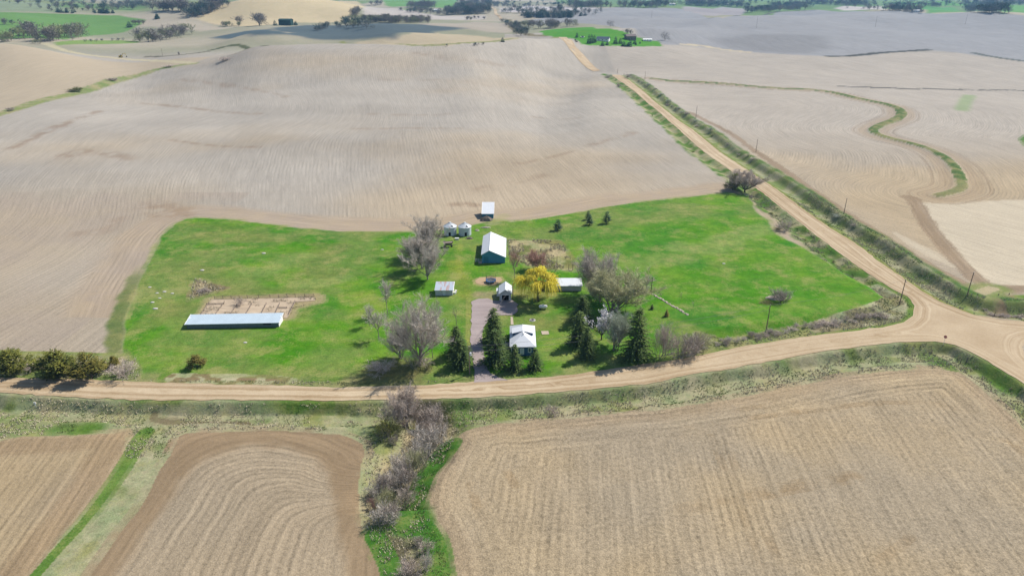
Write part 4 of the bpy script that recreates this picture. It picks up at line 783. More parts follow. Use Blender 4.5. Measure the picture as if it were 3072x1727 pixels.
# ---- concrete pens behind the long barn
PEN = ground(('a', [(700,402),(1000,396),(1500,385),(2270,368),(2300,420),(1990,445),(1885,660),(1860,690),(520,650),(620,480)]))
drape("concrete_yard", PEN, plain("old_concrete", alb(206, 186, 160), .95, .05, .5, 7.0, coord='Generated'), .10, 1.5)
def rail_fence(name, pts, label, cat, hgt, every, mat, group=None, rails=(.5, 1.0), rr=.05):
    W_ = np.array(pts); W_ = densify(W_, every); o = Vector((W_[0][0], W_[0][1], zat(*W_[0]))); t = thing(name, label, cat, o, 0, group)
    Z = T1(W_[:, 0], W_[:, 1]); Pq = [Vector((a, b, c)) - o for (a, b), c in zip(W_, Z)]
    for q in Pq: MB().tube([q + Vector((0, 0, -.3)), q + Vector((0, 0, hgt))], .075, 5).build("post", mat, t)
    for z in rails: MB().tube([q + Vector((0, 0, z)) for q in Pq], rr, 4).build("rail", mat, t)
    return t
rail_fence("pen_fence", ground(('a', [(745,402),(1000,392),(1250,388),(1600,378),(1990,370),(2280,366)])), "weathered wooden fence along the back of the concrete pens", "fence", 1.4, 2.6, M['wood'], None, (.3, .7, 1.1), .055)
for i, (pts, lb) in enumerate([([(650,475),(530,640)], "leftmost low wooden divider on the concrete pens"), ([(893,455),(755,640)], "second low divider from the left on the concrete pens"), ([(1085,500),(985,635)], "third low divider from the left on the concrete pens"), ([(1315,485),(1225,635)], "divider near the middle of the concrete pens"), ([(1540,480),(1460,635)], "divider third from the right on the concrete pens"), ([(1745,480),(1680,622)], "divider second from the right on the concrete pens"), ([(1985,440),(1885,640)], "rightmost low wooden divider on the concrete pens"), ([(620,487),(885,480)], "crosswise rail at the left back of the concrete pens"), ([(1735,543),(1860,543)], "crosswise rail at the right of the concrete pens")]):
    rail_fence("pen_divider", ground(('a', pts)), lb, "divider", .75, 2.4, M['wood'], "low dividers on the concrete pens", (.25, .5), .07)
# garden posts
for i, (x, y, yt, lb) in enumerate([(1625,560,485,"tall lone post standing in the weedy garden"), (1745,590,545,"short reddish post at the right edge of the weedy garden"), (1715,585,545,"thin grey post near the right edge of the weedy garden"), (1580,425,392,"low post in the far part of the weedy garden")]):
    p = spot(5, x, y); h = height(p, 5, yt); o = MB().tube([(0,0,-.3),(0.02,0,h)], [.11,.09], 6).build("post", M['wood']); o.location = p; tag(o, lb, "post", "posts in the weedy garden")
rail_fence("garden_fence", ground((5, [(1540,385),(1590,400),(1640,395)])), "broken wooden rails lying in the far end of the weedy garden", "fence", .5, 2.0, M['wood'], None, (.3,), .12)
# ---- utility poles and lines
POLETOP = {}
def utility_pole(key, k, bx, by, ty, label, arm=True, group="utility poles", angle=0, can=False, h=None):
    p = spot(k, bx, by); h = h or height(p, k, ty); t = thing("utility_pole", label, "utility pole", p, angle, group)
    MB().tube([(0,0,-.5),(0,0,h)], [.17,.11], 8).build("post", M['pole'], t)
    if arm:
        a = MB().box(-1.2,1.2,-.16,-.06,h-.55,h-.42).build("crossarm", M['pole'], t)
        for x in (-1.1, 0, 1.1): MB().lathe([(.05,0),(.08,.08),(.05,.2)], 8, (x, -.11, h-.42 if x else h)).build("insulator", M['white'], a if x else t)
    else: MB().lathe([(.05,0),(.08,.08),(.05,.2)], 8, (0, 0, h)).build("insulator", M['white'], t)
    if can:
        MB().lathe([(.05,0),(.28,.03),(.28,.85),(.1,.95)], 12, (.36, -.1, h - 2.6)).build("transformer", M['galv'], t)
    POLETOP[key] = p + Vector((0, 0, h)); return t
utility_pole('P1', 6, 1637, 840, 660, "tall utility pole with crossarm standing at the road junction corner of the meadow", angle=R(70))
utility_pole('P2', 6, 2140, 795, 605, "utility pole with crossarm beside the field entrance right of the crossroads", angle=R(60))
utility_pole('P3', 6, 630, 1040, 850, "utility pole in the brush at the lower edge of the right meadow", arm=False)
utility_pole('P4', 6, 1210, 190, 45, "thin utility pole beside the ditch, nearest of the row along the dirt road", arm=False)
utility_pole('P5', 3, 550, 1162, 1048, "thin utility pole beside the dirt road, middle of the row of three", arm=False)
utility_pole('P6', 3, 97, 912, 798, "thin utility pole beside the dirt road, farthest of the row of three", arm=False)
utility_pole('P7', 5, 2335, 770, 640, "plain leaning pole at the end of the stone row in the meadow", arm=False)
utility_pole('P8', 5, 968, 1372, 1165, "utility pole with a grey transformer at the driveway entrance", arm=False, can=True)
utility_pole('P9', 'c', 1856, 745, 445, "yard pole standing against the right side of the garage", arm=False)
for i, (k, x, y, ty, lb) in enumerate([(3, 555, 214, 122, "distant utility pole on the grey hill, left of three"), (3, 1452, 205, 124, "distant utility pole on the grey hill, middle of three"), (3, 2130, 186, 110, "distant utility pole on the grey hill, right of three"), (1, 1227, 424, 365, "distant utility pole in the left valley beside a track"), (2, 2340, 136, 85, "distant utility pole on the hillside above the far farmstead"), (2, 2289, 606, 538, "distant utility pole at the end of the field terrace"), (2, 2082, 556, 520, "distant short utility pole beyond the crest of the road")]):
    utility_pole('F%d' % i, k, x, y, ty, lb, arm=False)
def wire(a, b, sag, label, r=.03, off=(0, 0, 0)):
    a = a + Vector(off); b = b + Vector(off); o = MB().tube([(a.lerp(b, i / 14) - a) - Vector((0, 0, sag * 4 * (i / 14) * (1 - i / 14))) for i in range(15)], r, 4).build("power_line", M['wire']); o.location = a; tag(o, label, "power line", "overhead lines")
wire(POLETOP['P8'], POLETOP['P3'], 1.6, "upper power line from the driveway pole across the house trees to the meadow pole")
wire(POLETOP['P8'], POLETOP['P3'], 1.7, "lower power line from the driveway pole across the house trees to the meadow pole", off=(0, 0, -1.6))
wire(POLETOP['P8'], POLETOP['P9'], .5, "service line from the driveway pole up to the garage pole", off=(0, 0, -.3))
wire(POLETOP['P3'], POLETOP['P1'], 1.2, "power line from the brush-edge pole to the junction pole", .025)
wire(POLETOP['P1'], POLETOP['P2'], .8, "power line crossing the dirt road at the junction", .025)
# ---- signs, marker, fence posts by the roads
p = spot(6, 1967, 1146); sg = thing("stop_sign", "red octagonal stop sign on a thin post at the crossroads", "sign", p, R(-42))
MB().tube([(0,0.05,-.3),(0,0.05,2.9)], .05, 6).build("post", M['galv'], sg)
oc = [(.46 * math.cos(R(22.5 + 45 * i)), .46 * math.sin(R(22.5 + 45 * i)) + 2.5) for i in range(8)]
pf = MB().prism(oc, -.02, .0).build("panel", M['red'], sg)
def lettering(txt, size, mat, parent, loc, rot=(R(90), 0, 0)):
    cu = bpy.data.curves.new("lettering", 'FONT'); cu.body = txt; cu.size = size; cu.align_x = 'CENTER'; cu.align_y = 'CENTER'; cu.extrude = .004
    o = bpy.data.objects.new("lettering", cu); COL.objects.link(o); me = bpy.data.meshes.new_from_object(o.evaluated_get(bpy.context.evaluated_depsgraph_get()))
    bpy.data.objects.remove(o); q = link("lettering", me, mat, parent); q.location = loc; q.rotation_euler = rot; return q
lettering("STOP", .32, M['white'], pf, (0, -.028, 2.5))
p = spot(7, 258, 130); o = thing("marker_post", "small white and blue marker on a short post in the roadside grass", "marker", p)
MB().tube([(0,0,-.2),(0,0,1.1)], .06, 6).build("post", M['galv'], o); MB().box(-.28,.28,-.05,.05,1.0,1.5).build("panel", M['white'], o)
for i, (x, y, yt, lb) in enumerate([(2108,1240,1190,"dark corner fence post near the stop sign"), (2085,760,722,"fence post at the end of the roadside bank before the field entrance"), (2372,805,775,"fence post at the left end of the weedy bank on the east road"), (2350,930,868,"leaning fence post on the weedy bank nearest the crossroads"), (2452,800,775,"fence post behind the weedy bank on the east road"), (2150,905+335,1190,"thin stake in the grass right of the stop sign")]):
    p = spot(6, x, y); h = min(1.8, height(p, 6, yt)); o = MB().tube([(0,0,-.3),(.08,0,h)], [.12,.1], 6).build("fence_post", M['wood']); o.location = p; tag(o, lb, "fence post", "fence posts by the crossroads")
# ---- ridge of stones / old fence row in the meadow
Lr = ground(('b', [(1600,950),(1730,1030),(1850,1110),(1990,1190),(2130,1290)])); Lr = densify(Lr, .55); m = MB(); rnd = random.Random(2); o0 = Vector((Lr[0][0], Lr[0][1], zat(*Lr[0])))
for q in Lr:
    for j in range(2):
        c = Vector((q[0] + rnd.uniform(-.35,.35), q[1] + rnd.uniform(-.3,.3), 0)); c.z = zat(c.x, c.y); r = rnd.uniform(.2,.42); m.lathe([(r,-.2),(r*1.05,.1),(r*.7,r*.6),(.05,r*.75)], 6, c - o0)
o = m.build("stone_row", M['woodpale']); o.location = o0; tag(o, "straight row of pale stones and dead weeds across the right meadow", "stone row")
# ---- small pale stones on the left meadow
rnd = random.Random(4)
for k, x, y in [(4,1130,718),(4,1185,762),(4,1240,752),(4,1300,765),(4,1205,800),(4,1150,832),(4,1172,880),(4,1990,463),(4,1525,590),(5,310,435),(5,590,845),(6,310,540),(5,660,1),(4,1850,1135)]:
    if y == 1: continue
    p = spot(k, x, y); r = rnd.uniform(.35, .6); o = MB().lathe([(r,-.15),(r*1.1,.1),(r*.8,r*.55),(.1,r*.7)], 8).build("field_stone", M['stone']); o.location = p; o.scale = (1.4, .8, .8); tag(o, "pale stone lying on the open meadow grass", "stone", "pale stones on the meadows")
# ---- far farmstead
def far_house(k, x, y, w, d, wh, rh, wallm, roofm, label, name="house", rz=0, cat="house"):
    p = spot(k, x, y); t = thing(name, label, cat, p, rz)
    MB().prism([(-d/2,-1.5),(d/2,-1.5),(d/2,wh),(0,wh+rh),(-d/2,wh)], -w/2, w/2).build("wall", wallm, t)
    MB().slab([(0,-w/2-.5,wh+rh+.15),(d/2+.5,-w/2-.5,wh-.1),(d/2+.5,w/2+.5,wh-.1),(0,w/2+.5,wh+rh+.15)], .15).slab([(0,w/2+.5,wh+rh+.15),(-d/2-.5,w/2+.5,wh-.1),(-d/2-.5,-w/2-.5,wh-.1),(0,-w/2-.5,wh+rh+.15)], .15).build("roof", roofm, t)
    for yy in (-w*.3, 0, w*.3): MB().box(-d/2-.04, -d/2+.04, yy-.6, yy+.6, .9, 2.1).build("window", M['glass'], t)
    return t
M['shingle'] = plain("dark_shingle", (.07,.09,.13), .9, .1, .15); M['brownroof'] = plain("brown_shingle", (.17,.14,.13), .9, .1, .15); M['green_dark'] = plain("dark_green_barn", (.02,.05,.045), .8, .1, .2)
far_house(2, 1975, 308, 17, 9, 2.8, 2.4, M['white'], M['shingle'], "far house with a dark blue-grey roof among conifers on the green lawn", rz=R(70))
far_house(2, 2178, 298, 14, 11, 4.5, 2.6, M['brownroof'], M['brownroof'], "far brown outbuilding at the right end of the green lawn", "barn", R(100), "barn")
far_house(2, 2308, 310, 12, 5, 2.2, .8, M['white'], M['white'], "long low white shed at the right edge of the far farmstead", "shed", R(88), "shed")
far_house(1, 2160, 192, 22, 14, 9, 2.0, M['green_dark'], M['green_dark'], "tall dark green barn standing alone at the foot of the tan hill", "barn", R(85), "barn")
for k, x, y, w, lb in [(2, 722, 88, 16, "tiny white building among the far valley trees, left of the distant road"), (2, 610, 82, 9, "tiny white shed at the left end of the far valley trees"), (2, 2495, 42, 20, "tiny pale roofed farm building in the far right tree belt"), (3, 1760, 92, 14, "tiny pale building by the far right green pasture"), (2, 1462, 130, 8, "tiny pale shed beside the far dark grove"), (3, 330, 40, 16, "tiny pale building in the tree belt on the far right horizon"), (2, 1820, 284, 4.0, "small white shed left of the far conifers")]:
    far_house(k, x, y, w, w * .6, w * .25, w * .12, M['white'], M['white'], lb, "farm_building", R(80), "building")
# ---- excavator in the far left valley
p = spot(1, 912, 434); ex = thing("excavator", "small excavator parked in the dark dug valley at the far left", "excavator", p, R(0))
MB().box(-1.9,1.9,-1.4,-.8,0,.8).box(-1.9,1.9,.8,1.4,0,.8).build("track", M['tyre'], ex); MB().box(-1.8,1.3,-1.2,1.2,.9,2.2).build("body", M['yellow'], ex); MB().box(.1,1.3,-1.2,-.1,2.2,3.1).build("cab", M['glass'], ex)
MB().tube([(1.3,.3,1.8),(3.6,.3,4.8),(6.2,.3,4.4)], [.35,.3,.25], 6).build("boom", M['yellow'], ex); MB().tube([(6.2,.3,4.5),(7.0,.3,1.6)], [.25,.2], 6).build("arm", M['yellow'], ex); MB().box(6.6,7.6,-.3,.9,.4,1.5).build("bucket", M['steel'], ex)

# ================================================================== VEGETATION
def leaf_material(name, dark, light, scale=.5, rough=.85, trans=0.0):
    t = NT(name); tc = t.n("ShaderNodeTexCoord"); n1 = t.noise(tc.outputs["Object"], scale * 9, 3); info = t.n("ShaderNodeObjectInfo"); g = t.n("ShaderNodeNewGeometry")
    f = t.math('ADD', t.math('MULTIPLY', t.math('SUBTRACT', n1, .5), 1.5), t.math('MULTIPLY_ADD', g.outputs["Random Per Island"], .6, .2)); f = t.math('ADD', f, t.math('MULTIPLY', t.math('SUBTRACT', info.outputs["Random"], .5), .25))
    t.l(t.mix(t.ramp(f, 0, 1), rgba(dark), rgba(light)), t.b.inputs["Base Color"]); t.b.inputs["Roughness"].default_value = rough; t.b.inputs["Specular IOR Level"].default_value = .15
    if trans:
        tr = t.n("ShaderNodeBsdfTranslucent"); mx = t.n("ShaderNodeMixShader"); mx.inputs[0].default_value = trans
        t.l(t.mix(.5, rgba(dark), rgba(light)), tr.inputs[0]); t.l(t.b.outputs[0], mx.inputs[1]); t.l(tr.outputs[0], mx.inputs[2]); t.l(mx.outputs[0], t.out.inputs[0])
    return t.m
M['bark'] = plain("bark", (.25,.215,.185), .95, .05, .3, 6); M['bark_dark'] = plain("dark_bark", (.07,.06,.055), .95, .05, .3, 6)
M['twig_grey'] = leaf_material("grey_twigs", (.34,.30,.255), (.61,.545,.465)); M['twig_brown'] = leaf_material("brown_twigs", (.33,.265,.22), (.60,.51,.43)); M['twig_olive'] = leaf_material("budding_twigs", (.31,.30,.15), (.56,.54,.33))
M['twig_red'] = leaf_material("reddish_twigs", (.32,.16,.12), (.52,.34,.27)); M['twig_dark'] = leaf_material("dark_twigs", (.26,.215,.18), (.48,.41,.35)); M['twig_silver'] = leaf_material("silvery_green_twigs", (.26,.30,.21), (.48,.50,.39))
M['spruce'] = leaf_material("spruce_needles", (.014,.040,.014), (.13,.18,.045)); M['spruce_tip'] = leaf_material("spruce_tips", (.05,.085,.025), (.15,.18,.055)); M['pine'] = leaf_material("pine_needles", (.014,.045,.025), (.075,.13,.06))
M['cedar'] = leaf_material("cedar_foliage", (.025,.052,.012), (.22,.21,.04)); M['cedar_gold'] = leaf_material("bronze_cedar_foliage", (.035,.055,.012), (.26,.21,.045)); M['willow'] = leaf_material("yellow_willow_strands", (.52,.44,.04), (.86,.76,.11), trans=.3); M['blossom'] = leaf_material("white_blossom", (.42,.40,.42), (.75,.72,.72))
M['bronze'] = leaf_material("bronze_shrub", (.08,.09,.02), (.24,.18,.05)); M['far_con'] = leaf_material("far_conifer", (.02,.055,.045), (.07,.12,.08)); M['far_twig'] = leaf_material("far_twigs", (.13,.115,.10), (.25,.225,.20)); M['far_bud'] = leaf_material("far_budding_crown", (.16,.18,.08), (.30,.31,.16)); M['far_dark'] = leaf_material("far_dark_crown", (.08,.10,.095), (.19,.215,.19))

def unit(v): return v / max(np.linalg.norm(v), 1e-9)
def branch_system(seed, trunk_h=.28, n_limbs=6, up=.55, spread=.5, levels=4, droop=0.0, r0=.016, multi=1, wig=.16, twig_w=.0030, kids=(4, 5, 6), twig_len=.10, base_spread=.03, top=1.0):
    """a leafless tree one unit tall: returns (limb mesh data, twig mesh data)"""
    rng = np.random.RandomState(seed); TV = []; TF = []; WV = []; WF = []
    def tube(pts, r, n=5):
        b = len(TV)
        for i, p in enumerate(pts):
            d = unit(pts[min(i+1, len(pts)-1)] - pts[max(i-1, 0)]); a = unit(np.cross(d, [0.3, .2, 1] if abs(d[2]) < .9 else [1, 0, 0])); c = np.cross(d, a)
            for k in range(n): TV.append(p + r[i] * (a * math.cos(2*math.pi*k/n) + c * math.sin(2*math.pi*k/n)))
        for i in range(len(pts)-1):
            for k in range(n): TF.append((b+i*n+k, b+i*n+(k+1)%n, b+(i+1)*n+(k+1)%n, b+(i+1)*n+k))
    def ribbon(pts, w):
        d = unit(pts[-1] - pts[0]); s = unit(np.cross(d, rng.randn(3))); b = len(WV); m = len(pts)
        for i, p in enumerate(pts):
            ww = w * (1 - .8 * i / (m - 1)); WV.append(p - s * ww); WV.append(p + s * ww)
        for i in range(m - 1): WF.append((b+2*i, b+2*i+1, b+2*i+3, b+2*i+2))
    def grow(p, d, L, r, lev):
        n = 5 if lev < 2 else 4; pts = [p]; dd = d
        for i in range(n):
            dd = unit(dd + rng.randn(3) * wig + np.array([0, 0, (.10 if lev < 3 else .03) * up - droop * (lev / 3.0)])); pts.append(pts[-1] + dd * L / n)
        if lev <= 2: tube(pts, [r * (1 - .62 * i / n) for i in range(n + 1)], 6 if lev == 0 else (5 if lev == 1 else 4))
        else: ribbon(pts, twig_w * (1.25 if lev == 3 else .8))
        if lev >= levels: return
        k = kids[min(lev, len(kids)-1)]
        for j in range(k):
            t = .16 + .84 * (j + rng.rand()) / k; i = min(int(t * n), n - 1); q = pts[i] + (pts[i+1] - pts[i]) * (t * n - i)
            loc = unit(pts[i+1] - pts[i]); sd_ = unit(np.cross(loc, rng.randn(3))); ang = rng.uniform(.45, 1.0)
            nd = unit(loc * math.cos(ang) + sd_ * math.sin(ang) + np.array([0, 0, .22 * up - droop * .6]))
            ln = L * rng.uniform(.50, .75) * (1.15 - .4 * t) if lev < 2 else twig_len * rng.uniform(.7, 1.4)
            grow(q, nd, ln, r * .5 * (1.1 - .5 * t), lev + 1)
    for s in range(multi):
        a = rng.uniform(0, 6.28); off = np.array([math.cos(a), math.sin(a), 0]) * base_spread * (multi > 1)
        td = unit(np.array([off[0] * 8 * spread, off[1] * 8 * spread, 1.0]) + rng.randn(3) * .05); p0 = off - td * .02; pts = [p0]
        th = trunk_h * rng.uniform(.85, 1.15)
        for i in range(4): pts.append(pts[-1] + unit(td + rng.randn(3) * .07) * th / 4)
        tube(pts, [r0 * (1.35 - .12 * i) for i in range(5)], 7)
        nl = max(2, n_limbs // multi if multi > 1 else n_limbs)
        for j in range(nl):
            a = 2 * math.pi * (j + rng.rand() * .6) / nl; tilt = spread * rng.uniform(.55, 1.25) if j else .08
            d = unit(np.array([math.cos(a) * math.sin(tilt), math.sin(a) * math.sin(tilt), math.cos(tilt)]))
            q = pts[-1] if rng.rand() < .6 else pts[3] + (pts[4] - pts[3]) * rng.rand()
            grow(q, d, (top - trunk_h) * rng.uniform(.68, .86), r0 * .72, 1)
    TV = np.array(TV); WV = np.array(WV); zmax = max(TV[:, 2].max(), WV[:, 2].max() if len(WV) else 0); s = 1.0 / zmax
    rad = np.percentile(np.hypot(WV[:, 0], WV[:, 1]), 90) * s if len(WV) else .3
    return TV * s, np.array(TF), WV * s, np.array(WF), rad
PROTO = {}
def bare_proto(key, **kw):
    TV, TF, WV, WF, rad = branch_system(**kw); a = np_mesh(key + "_limbs", TV, TF); b = np_mesh(key + "_twigs", WV, WF)
    a.materials.append(M['bark']); b.materials.append(M['twig_grey']); PROTO[key] = ([("trunk", a), ("crown", b)], rad)
bare_proto('round', seed=11, trunk_h=.15, n_limbs=9, spread=.72, up=1.1, kids=(4, 9, 11, 13), levels=4, twig_len=.085, twig_w=.0020)
bare_proto('round2', seed=12, trunk_h=.13, n_limbs=9, spread=.62, up=1.1, kids=(4, 9, 11, 13), levels=4, twig_len=.08, twig_w=.0020)
bare_proto('vase', seed=21, trunk_h=.08, n_limbs=12, spread=.5, up=1.2, multi=4, kids=(4, 9, 11, 13), levels=4, twig_len=.08, base_spread=.05, twig_w=.0020)
bare_proto('tall', seed=31, trunk_h=.15, n_limbs=8, spread=.42, up=1.3, kids=(4, 9, 11, 13), levels=4, twig_len=.075, twig_w=.0020)
bare_proto('slender', seed=41, trunk_h=.34, n_limbs=5, spread=.36, kids=(4, 11, 16), levels=3, twig_len=.10, r0=.011, twig_w=.003)
bare_proto('sapling', seed=51, trunk_h=.4, n_limbs=4, spread=.3, kids=(3, 3, 3), levels=3, twig_len=.09, r0=.010, twig_w=.004)
bare_proto('brush', seed=61, trunk_h=.10, n_limbs=20, spread=.95, multi=7, kids=(4, 8, 11), levels=3, twig_len=.17, base_spread=.16, r0=.012, twig_w=.0044)
bare_proto('brush2', seed=63, trunk_h=.12, n_limbs=24, spread=.75, multi=8, kids=(4, 8, 11), levels=3, twig_len=.15, base_spread=.22, r0=.012, twig_w=.0044)
bare_proto('fargrove', seed=71, trunk_h=.2, n_limbs=8, spread=.65, kids=(3, 5, 7), levels=3, twig_len=.15, r0=.016, twig_w=.010)
bare_proto('fargrove2', seed=72, trunk_h=.15, n_limbs=8, spread=.85, kids=(3, 5, 7), levels=3, twig_len=.14, r0=.016, twig_w=.010)
bare_proto('snag', seed=81, trunk_h=.5, n_limbs=5, spread=1.1, kids=(3, 2, 2), levels=3, twig_len=.12, r0=.06, twig_w=.006)

def sprays(rng, base, direction, length, width, n, droop=.0):     # a fan of pointed needle clumps along a branch
    V = []; F = []; d = unit(direction); side = unit(np.cross(d, [0, 0, 1])) if abs(d[2]) < .95 else np.array([1., 0, 0])
    for i in range(n):
        t = (i + rng.rand()) / n; p = base + d * length * t + np.array([0, 0, -droop * length * t * t]); w = width * (1 - .65 * t) * rng.uniform(.6, 1.2)
        dirn = unit(d * rng.uniform(.5, 1.1) + side * rng.uniform(-1, 1) * .9 + np.array([0, 0, rng.uniform(-.55, .25)])); q = p + dirn * w * 1.5; n2 = unit(np.cross(dirn, [rng.randn() * .5, rng.randn() * .5, 1])); b = len(V)
        V += [p - n2 * w * .36, p + n2 * w * .36, q + n2 * w * .12 + np.array([0, 0, -.2 * w]), p + dirn * w * .7 + np.array([0, 0, .16 * w])]; F += [(b, b+1, b+3), (b+1, b+2, b+3), (b+2, b, b+3)]
    return V, F
def conifer_proto(key, seed, n_lay, n_br, rad, power=1.0, base=.06, droop=.25, lift=.05, per=10, w=.055, mat='spruce', trunk_r=.018, gap=.12):
    rng = np.random.RandomState(seed); V = []; F = []
    for i in range(n_lay):
        t = (i + .3 * rng.rand()) / n_lay; z = base + (.97 - base) * t; r = rad * (1 - t) ** power * (.82 + .35 * rng.rand()) + .012; nb = max(4, int(n_br * (1 - .55 * t)))
        for j in range(nb):
            if rng.rand() < gap: continue
            a = 2 * math.pi * (j + rng.rand() * .8) / nb + i * .7; rr = r * rng.uniform(.68, 1.16); d = np.array([math.cos(a), math.sin(a), lift + .5 * t - .1 + rng.uniform(-.1, .1)])
            v, f = sprays(rng, np.array([math.cos(a) * rr * .15, math.sin(a) * rr * .15, z]), d, rr, w * (.55 + .45 * (1 - t)), per, droop); b = len(V); V += v; F += [tuple(x + b for x in q) for q in f]
    v, f = sprays(rng, np.array([0, 0, .90]), np.array([0, 0, 1.]), .09, w * .4, 8); b = len(V); V += v; F += [tuple(x + b for x in q) for q in f]
    c = np_mesh(key + "_needles", np.array(V), np.array(F)); c.materials.append(M[mat]); mb = MB().tube([(0,0,-.02),(0,0,.5),(0,0,.95)], [trunk_r, trunk_r * .6, .004], 7)
    t_ = bpy.data.meshes.new(key + "_trunk"); t_.from_pydata(mb.v, [], mb.f); t_.update(); t_.materials.append(M['bark_dark']); PROTO[key] = ([("trunk", t_), ("crown", c)], rad)
conifer_proto('spruce', 5, 26, 14, .27, .58, .05, .30, .02, 11, .060)
conifer_proto('spruce2', 6, 24, 14, .25, .55, .07, .34, .0, 11, .064, gap=.2)
conifer_proto('spruce_young', 7, 20, 13, .30, .72, .04, .22, .10, 10, .070)
conifer_proto('pine', 8, 12, 11, .34, .50, .16, .05, .25, 12, .10, 'pine', .025)
conifer_proto('farcon', 9, 11, 9, .27, .75, .03, .2, .02, 7, .15, 'far_con')
def shrub_cloud(key, seed, n, mat, rx=.5, up=.8, w=.09, lobes=9, ratio=1.0):   # a bushy evergreen of upswept sprays
    rng = np.random.RandomState(seed); V = []; F = []; L = []
    for i in range(lobes):
        a = rng.uniform(0, 6.28); rr = rx * .62 * math.sqrt(rng.rand()); L.append((math.cos(a) * rr, math.sin(a) * rr, rng.uniform(.18, .62), rng.uniform(.16, .30)))
    L += [(0, 0, .66, .20), (.05, 0, .84, .10)]
    for i in range(n):
        x, y, z, r = L[rng.randint(len(L))]; d = unit(rng.randn(3) * [1, 1, .9]); p = np.array([x, y, z]) + d * r * rng.uniform(.45, 1.0)
        if p[2] < .02: p[2] = .02 + rng.rand() * .1
        out = unit(np.array([p[0], p[1], 0]) + 1e-6); v, f = sprays(rng, p, out * .8 + np.array([0, 0, up]) + rng.randn(3) * .3, .19, w * .8, 5); b = len(V); V += v; F += [tuple(k + b for k in q) for q in f]
    V = np.array(V); V[:, 2] = np.maximum(V[:, 2], 0) / V[:, 2].max(); c = np_mesh(key + "_foliage", V, np.array(F)); c.materials.append(M[mat])
    mb = MB().tube([(0,0,-.03),(.02,0,.3),(0,0,.6)], [.03,.02,.008], 6); t_ = bpy.data.meshes.new(key + "_trunk"); t_.from_pydata(mb.v, [], mb.f); t_.update(); t_.materials.append(M['bark_dark']); PROTO[key] = ([("trunk", t_), ("crown", c)], rx)
shrub_cloud('cedar', 15, 900, 'cedar', .58, .5); shrub_cloud('cedar2', 16, 950, 'cedar_gold', .62, .45); shrub_cloud('bronze', 17, 500, 'bronze', .55, .6, .10)
def willow_proto(seed=19):
    rng = np.random.RandomState(seed); TV, TF, WV, WF, rad = branch_system(seed=19, trunk_h=.26, n_limbs=8, spread=.95, kids=(4, 4), levels=2, r0=.03)
    V = []; F = []; lobes = [(0, 0, .86, .20)]
    for i in range(15):
        t = 2 * math.pi * (i + rng.rand() * .5) / 15; rr = (.28 if i % 2 else .46) * rng.uniform(.85, 1.15); lobes.append((rr * math.cos(t), rr * math.sin(t), rng.uniform(.62, .84) - .25 * (rr - .28), rng.uniform(.11, .18)))
    for i in range(7000):
        x, y, z, r = lobes[rng.randint(len(lobes))]; d = unit(rng.randn(3)); d[2] = abs(d[2]) * .7; p = np.array([x, y, z]) + d * r * rng.uniform(.5, 1.0); out = unit(np.array([p[0], p[1], 0]) + 1e-6)
        rim = np.hypot(x, y) > .38; L = rng.uniform(.06, .16) if rng.rand() < .72 or not rim else rng.uniform(.2, .42); e = unit(out * rng.uniform(.1, .8) + rng.randn(3) * .25 + np.array([0, 0, .25 if L < .16 else -.2])); s = unit(np.cross(e, rng.randn(3))) * .0062; b = len(V)
        m = p + e * L * .5; q = m + unit(e * .6 + np.array([0, 0, -1.1])) * L * .6; q[2] = max(q[2], .10)
        V += [p - s, p + s, m + s, m - s, q + s * .5, q - s * .5]; F += [(b, b+1, b+2, b+3), (b+3, b+2, b+4, b+5)]
    a = np_mesh("willow_limbs", TV, TF); a.materials.append(M['bark_dark']); c = np_mesh("willow_strands", np.array(V), np.array(F)); c.materials.append(M['willow']); PROTO['willow'] = ([("trunk", a), ("crown", c)], .62)
willow_proto()
def blossom_proto():
    rng = np.random.RandomState(23); TV, TF, WV, WF, rad = branch_system(seed=23, trunk_h=.2, n_limbs=7, spread=.7, kids=(4, 5, 5), levels=3, twig_len=.12, r0=.02); V = []; F = []
    tips = WV[rng.randint(0, len(WV), 2600)]; tips = tips[tips[:, 2] > .35]
    for p in tips:
        d = unit(rng.randn(3)); s = unit(np.cross(d, rng.randn(3))); p = p + rng.randn(3) * .02; w = .016; b = len(V); V += [p - d * w, p + s * w, p + d * w, p - s * w]; F.append((b, b+1, b+2, b+3))
    a = np_mesh("blossom_limbs", np.concatenate([TV, WV]), np.concatenate([TF, WF + len(TV)])); a.materials.append(M['bark_dark']); c = np_mesh("blossom_petals", np.array(V), np.array(F)); c.materials.append(M['blossom']); PROTO['blossom'] = ([("trunk", a), ("crown", c)], rad)
blossom_proto()
NAMES = {'round': 'bare_tree', 'round2': 'bare_tree', 'vase': 'bare_tree', 'tall': 'bare_tree', 'slender': 'bare_tree', 'sapling': 'sapling', 'brush': 'bare_shrub', 'brush2': 'bare_shrub', 'fargrove': 'bare_tree', 'fargrove2': 'bare_tree', 'snag': 'dead_tree', 'spruce': 'spruce_tree', 'spruce2': 'spruce_tree', 'spruce_young': 'spruce_tree', 'pine': 'pine_tree', 'farcon': 'conifer_tree', 'cedar': 'cedar_tree', 'cedar2': 'cedar_tree', 'bronze': 'evergreen_shrub', 'willow': 'willow_tree', 'blossom': 'blossom_tree'}
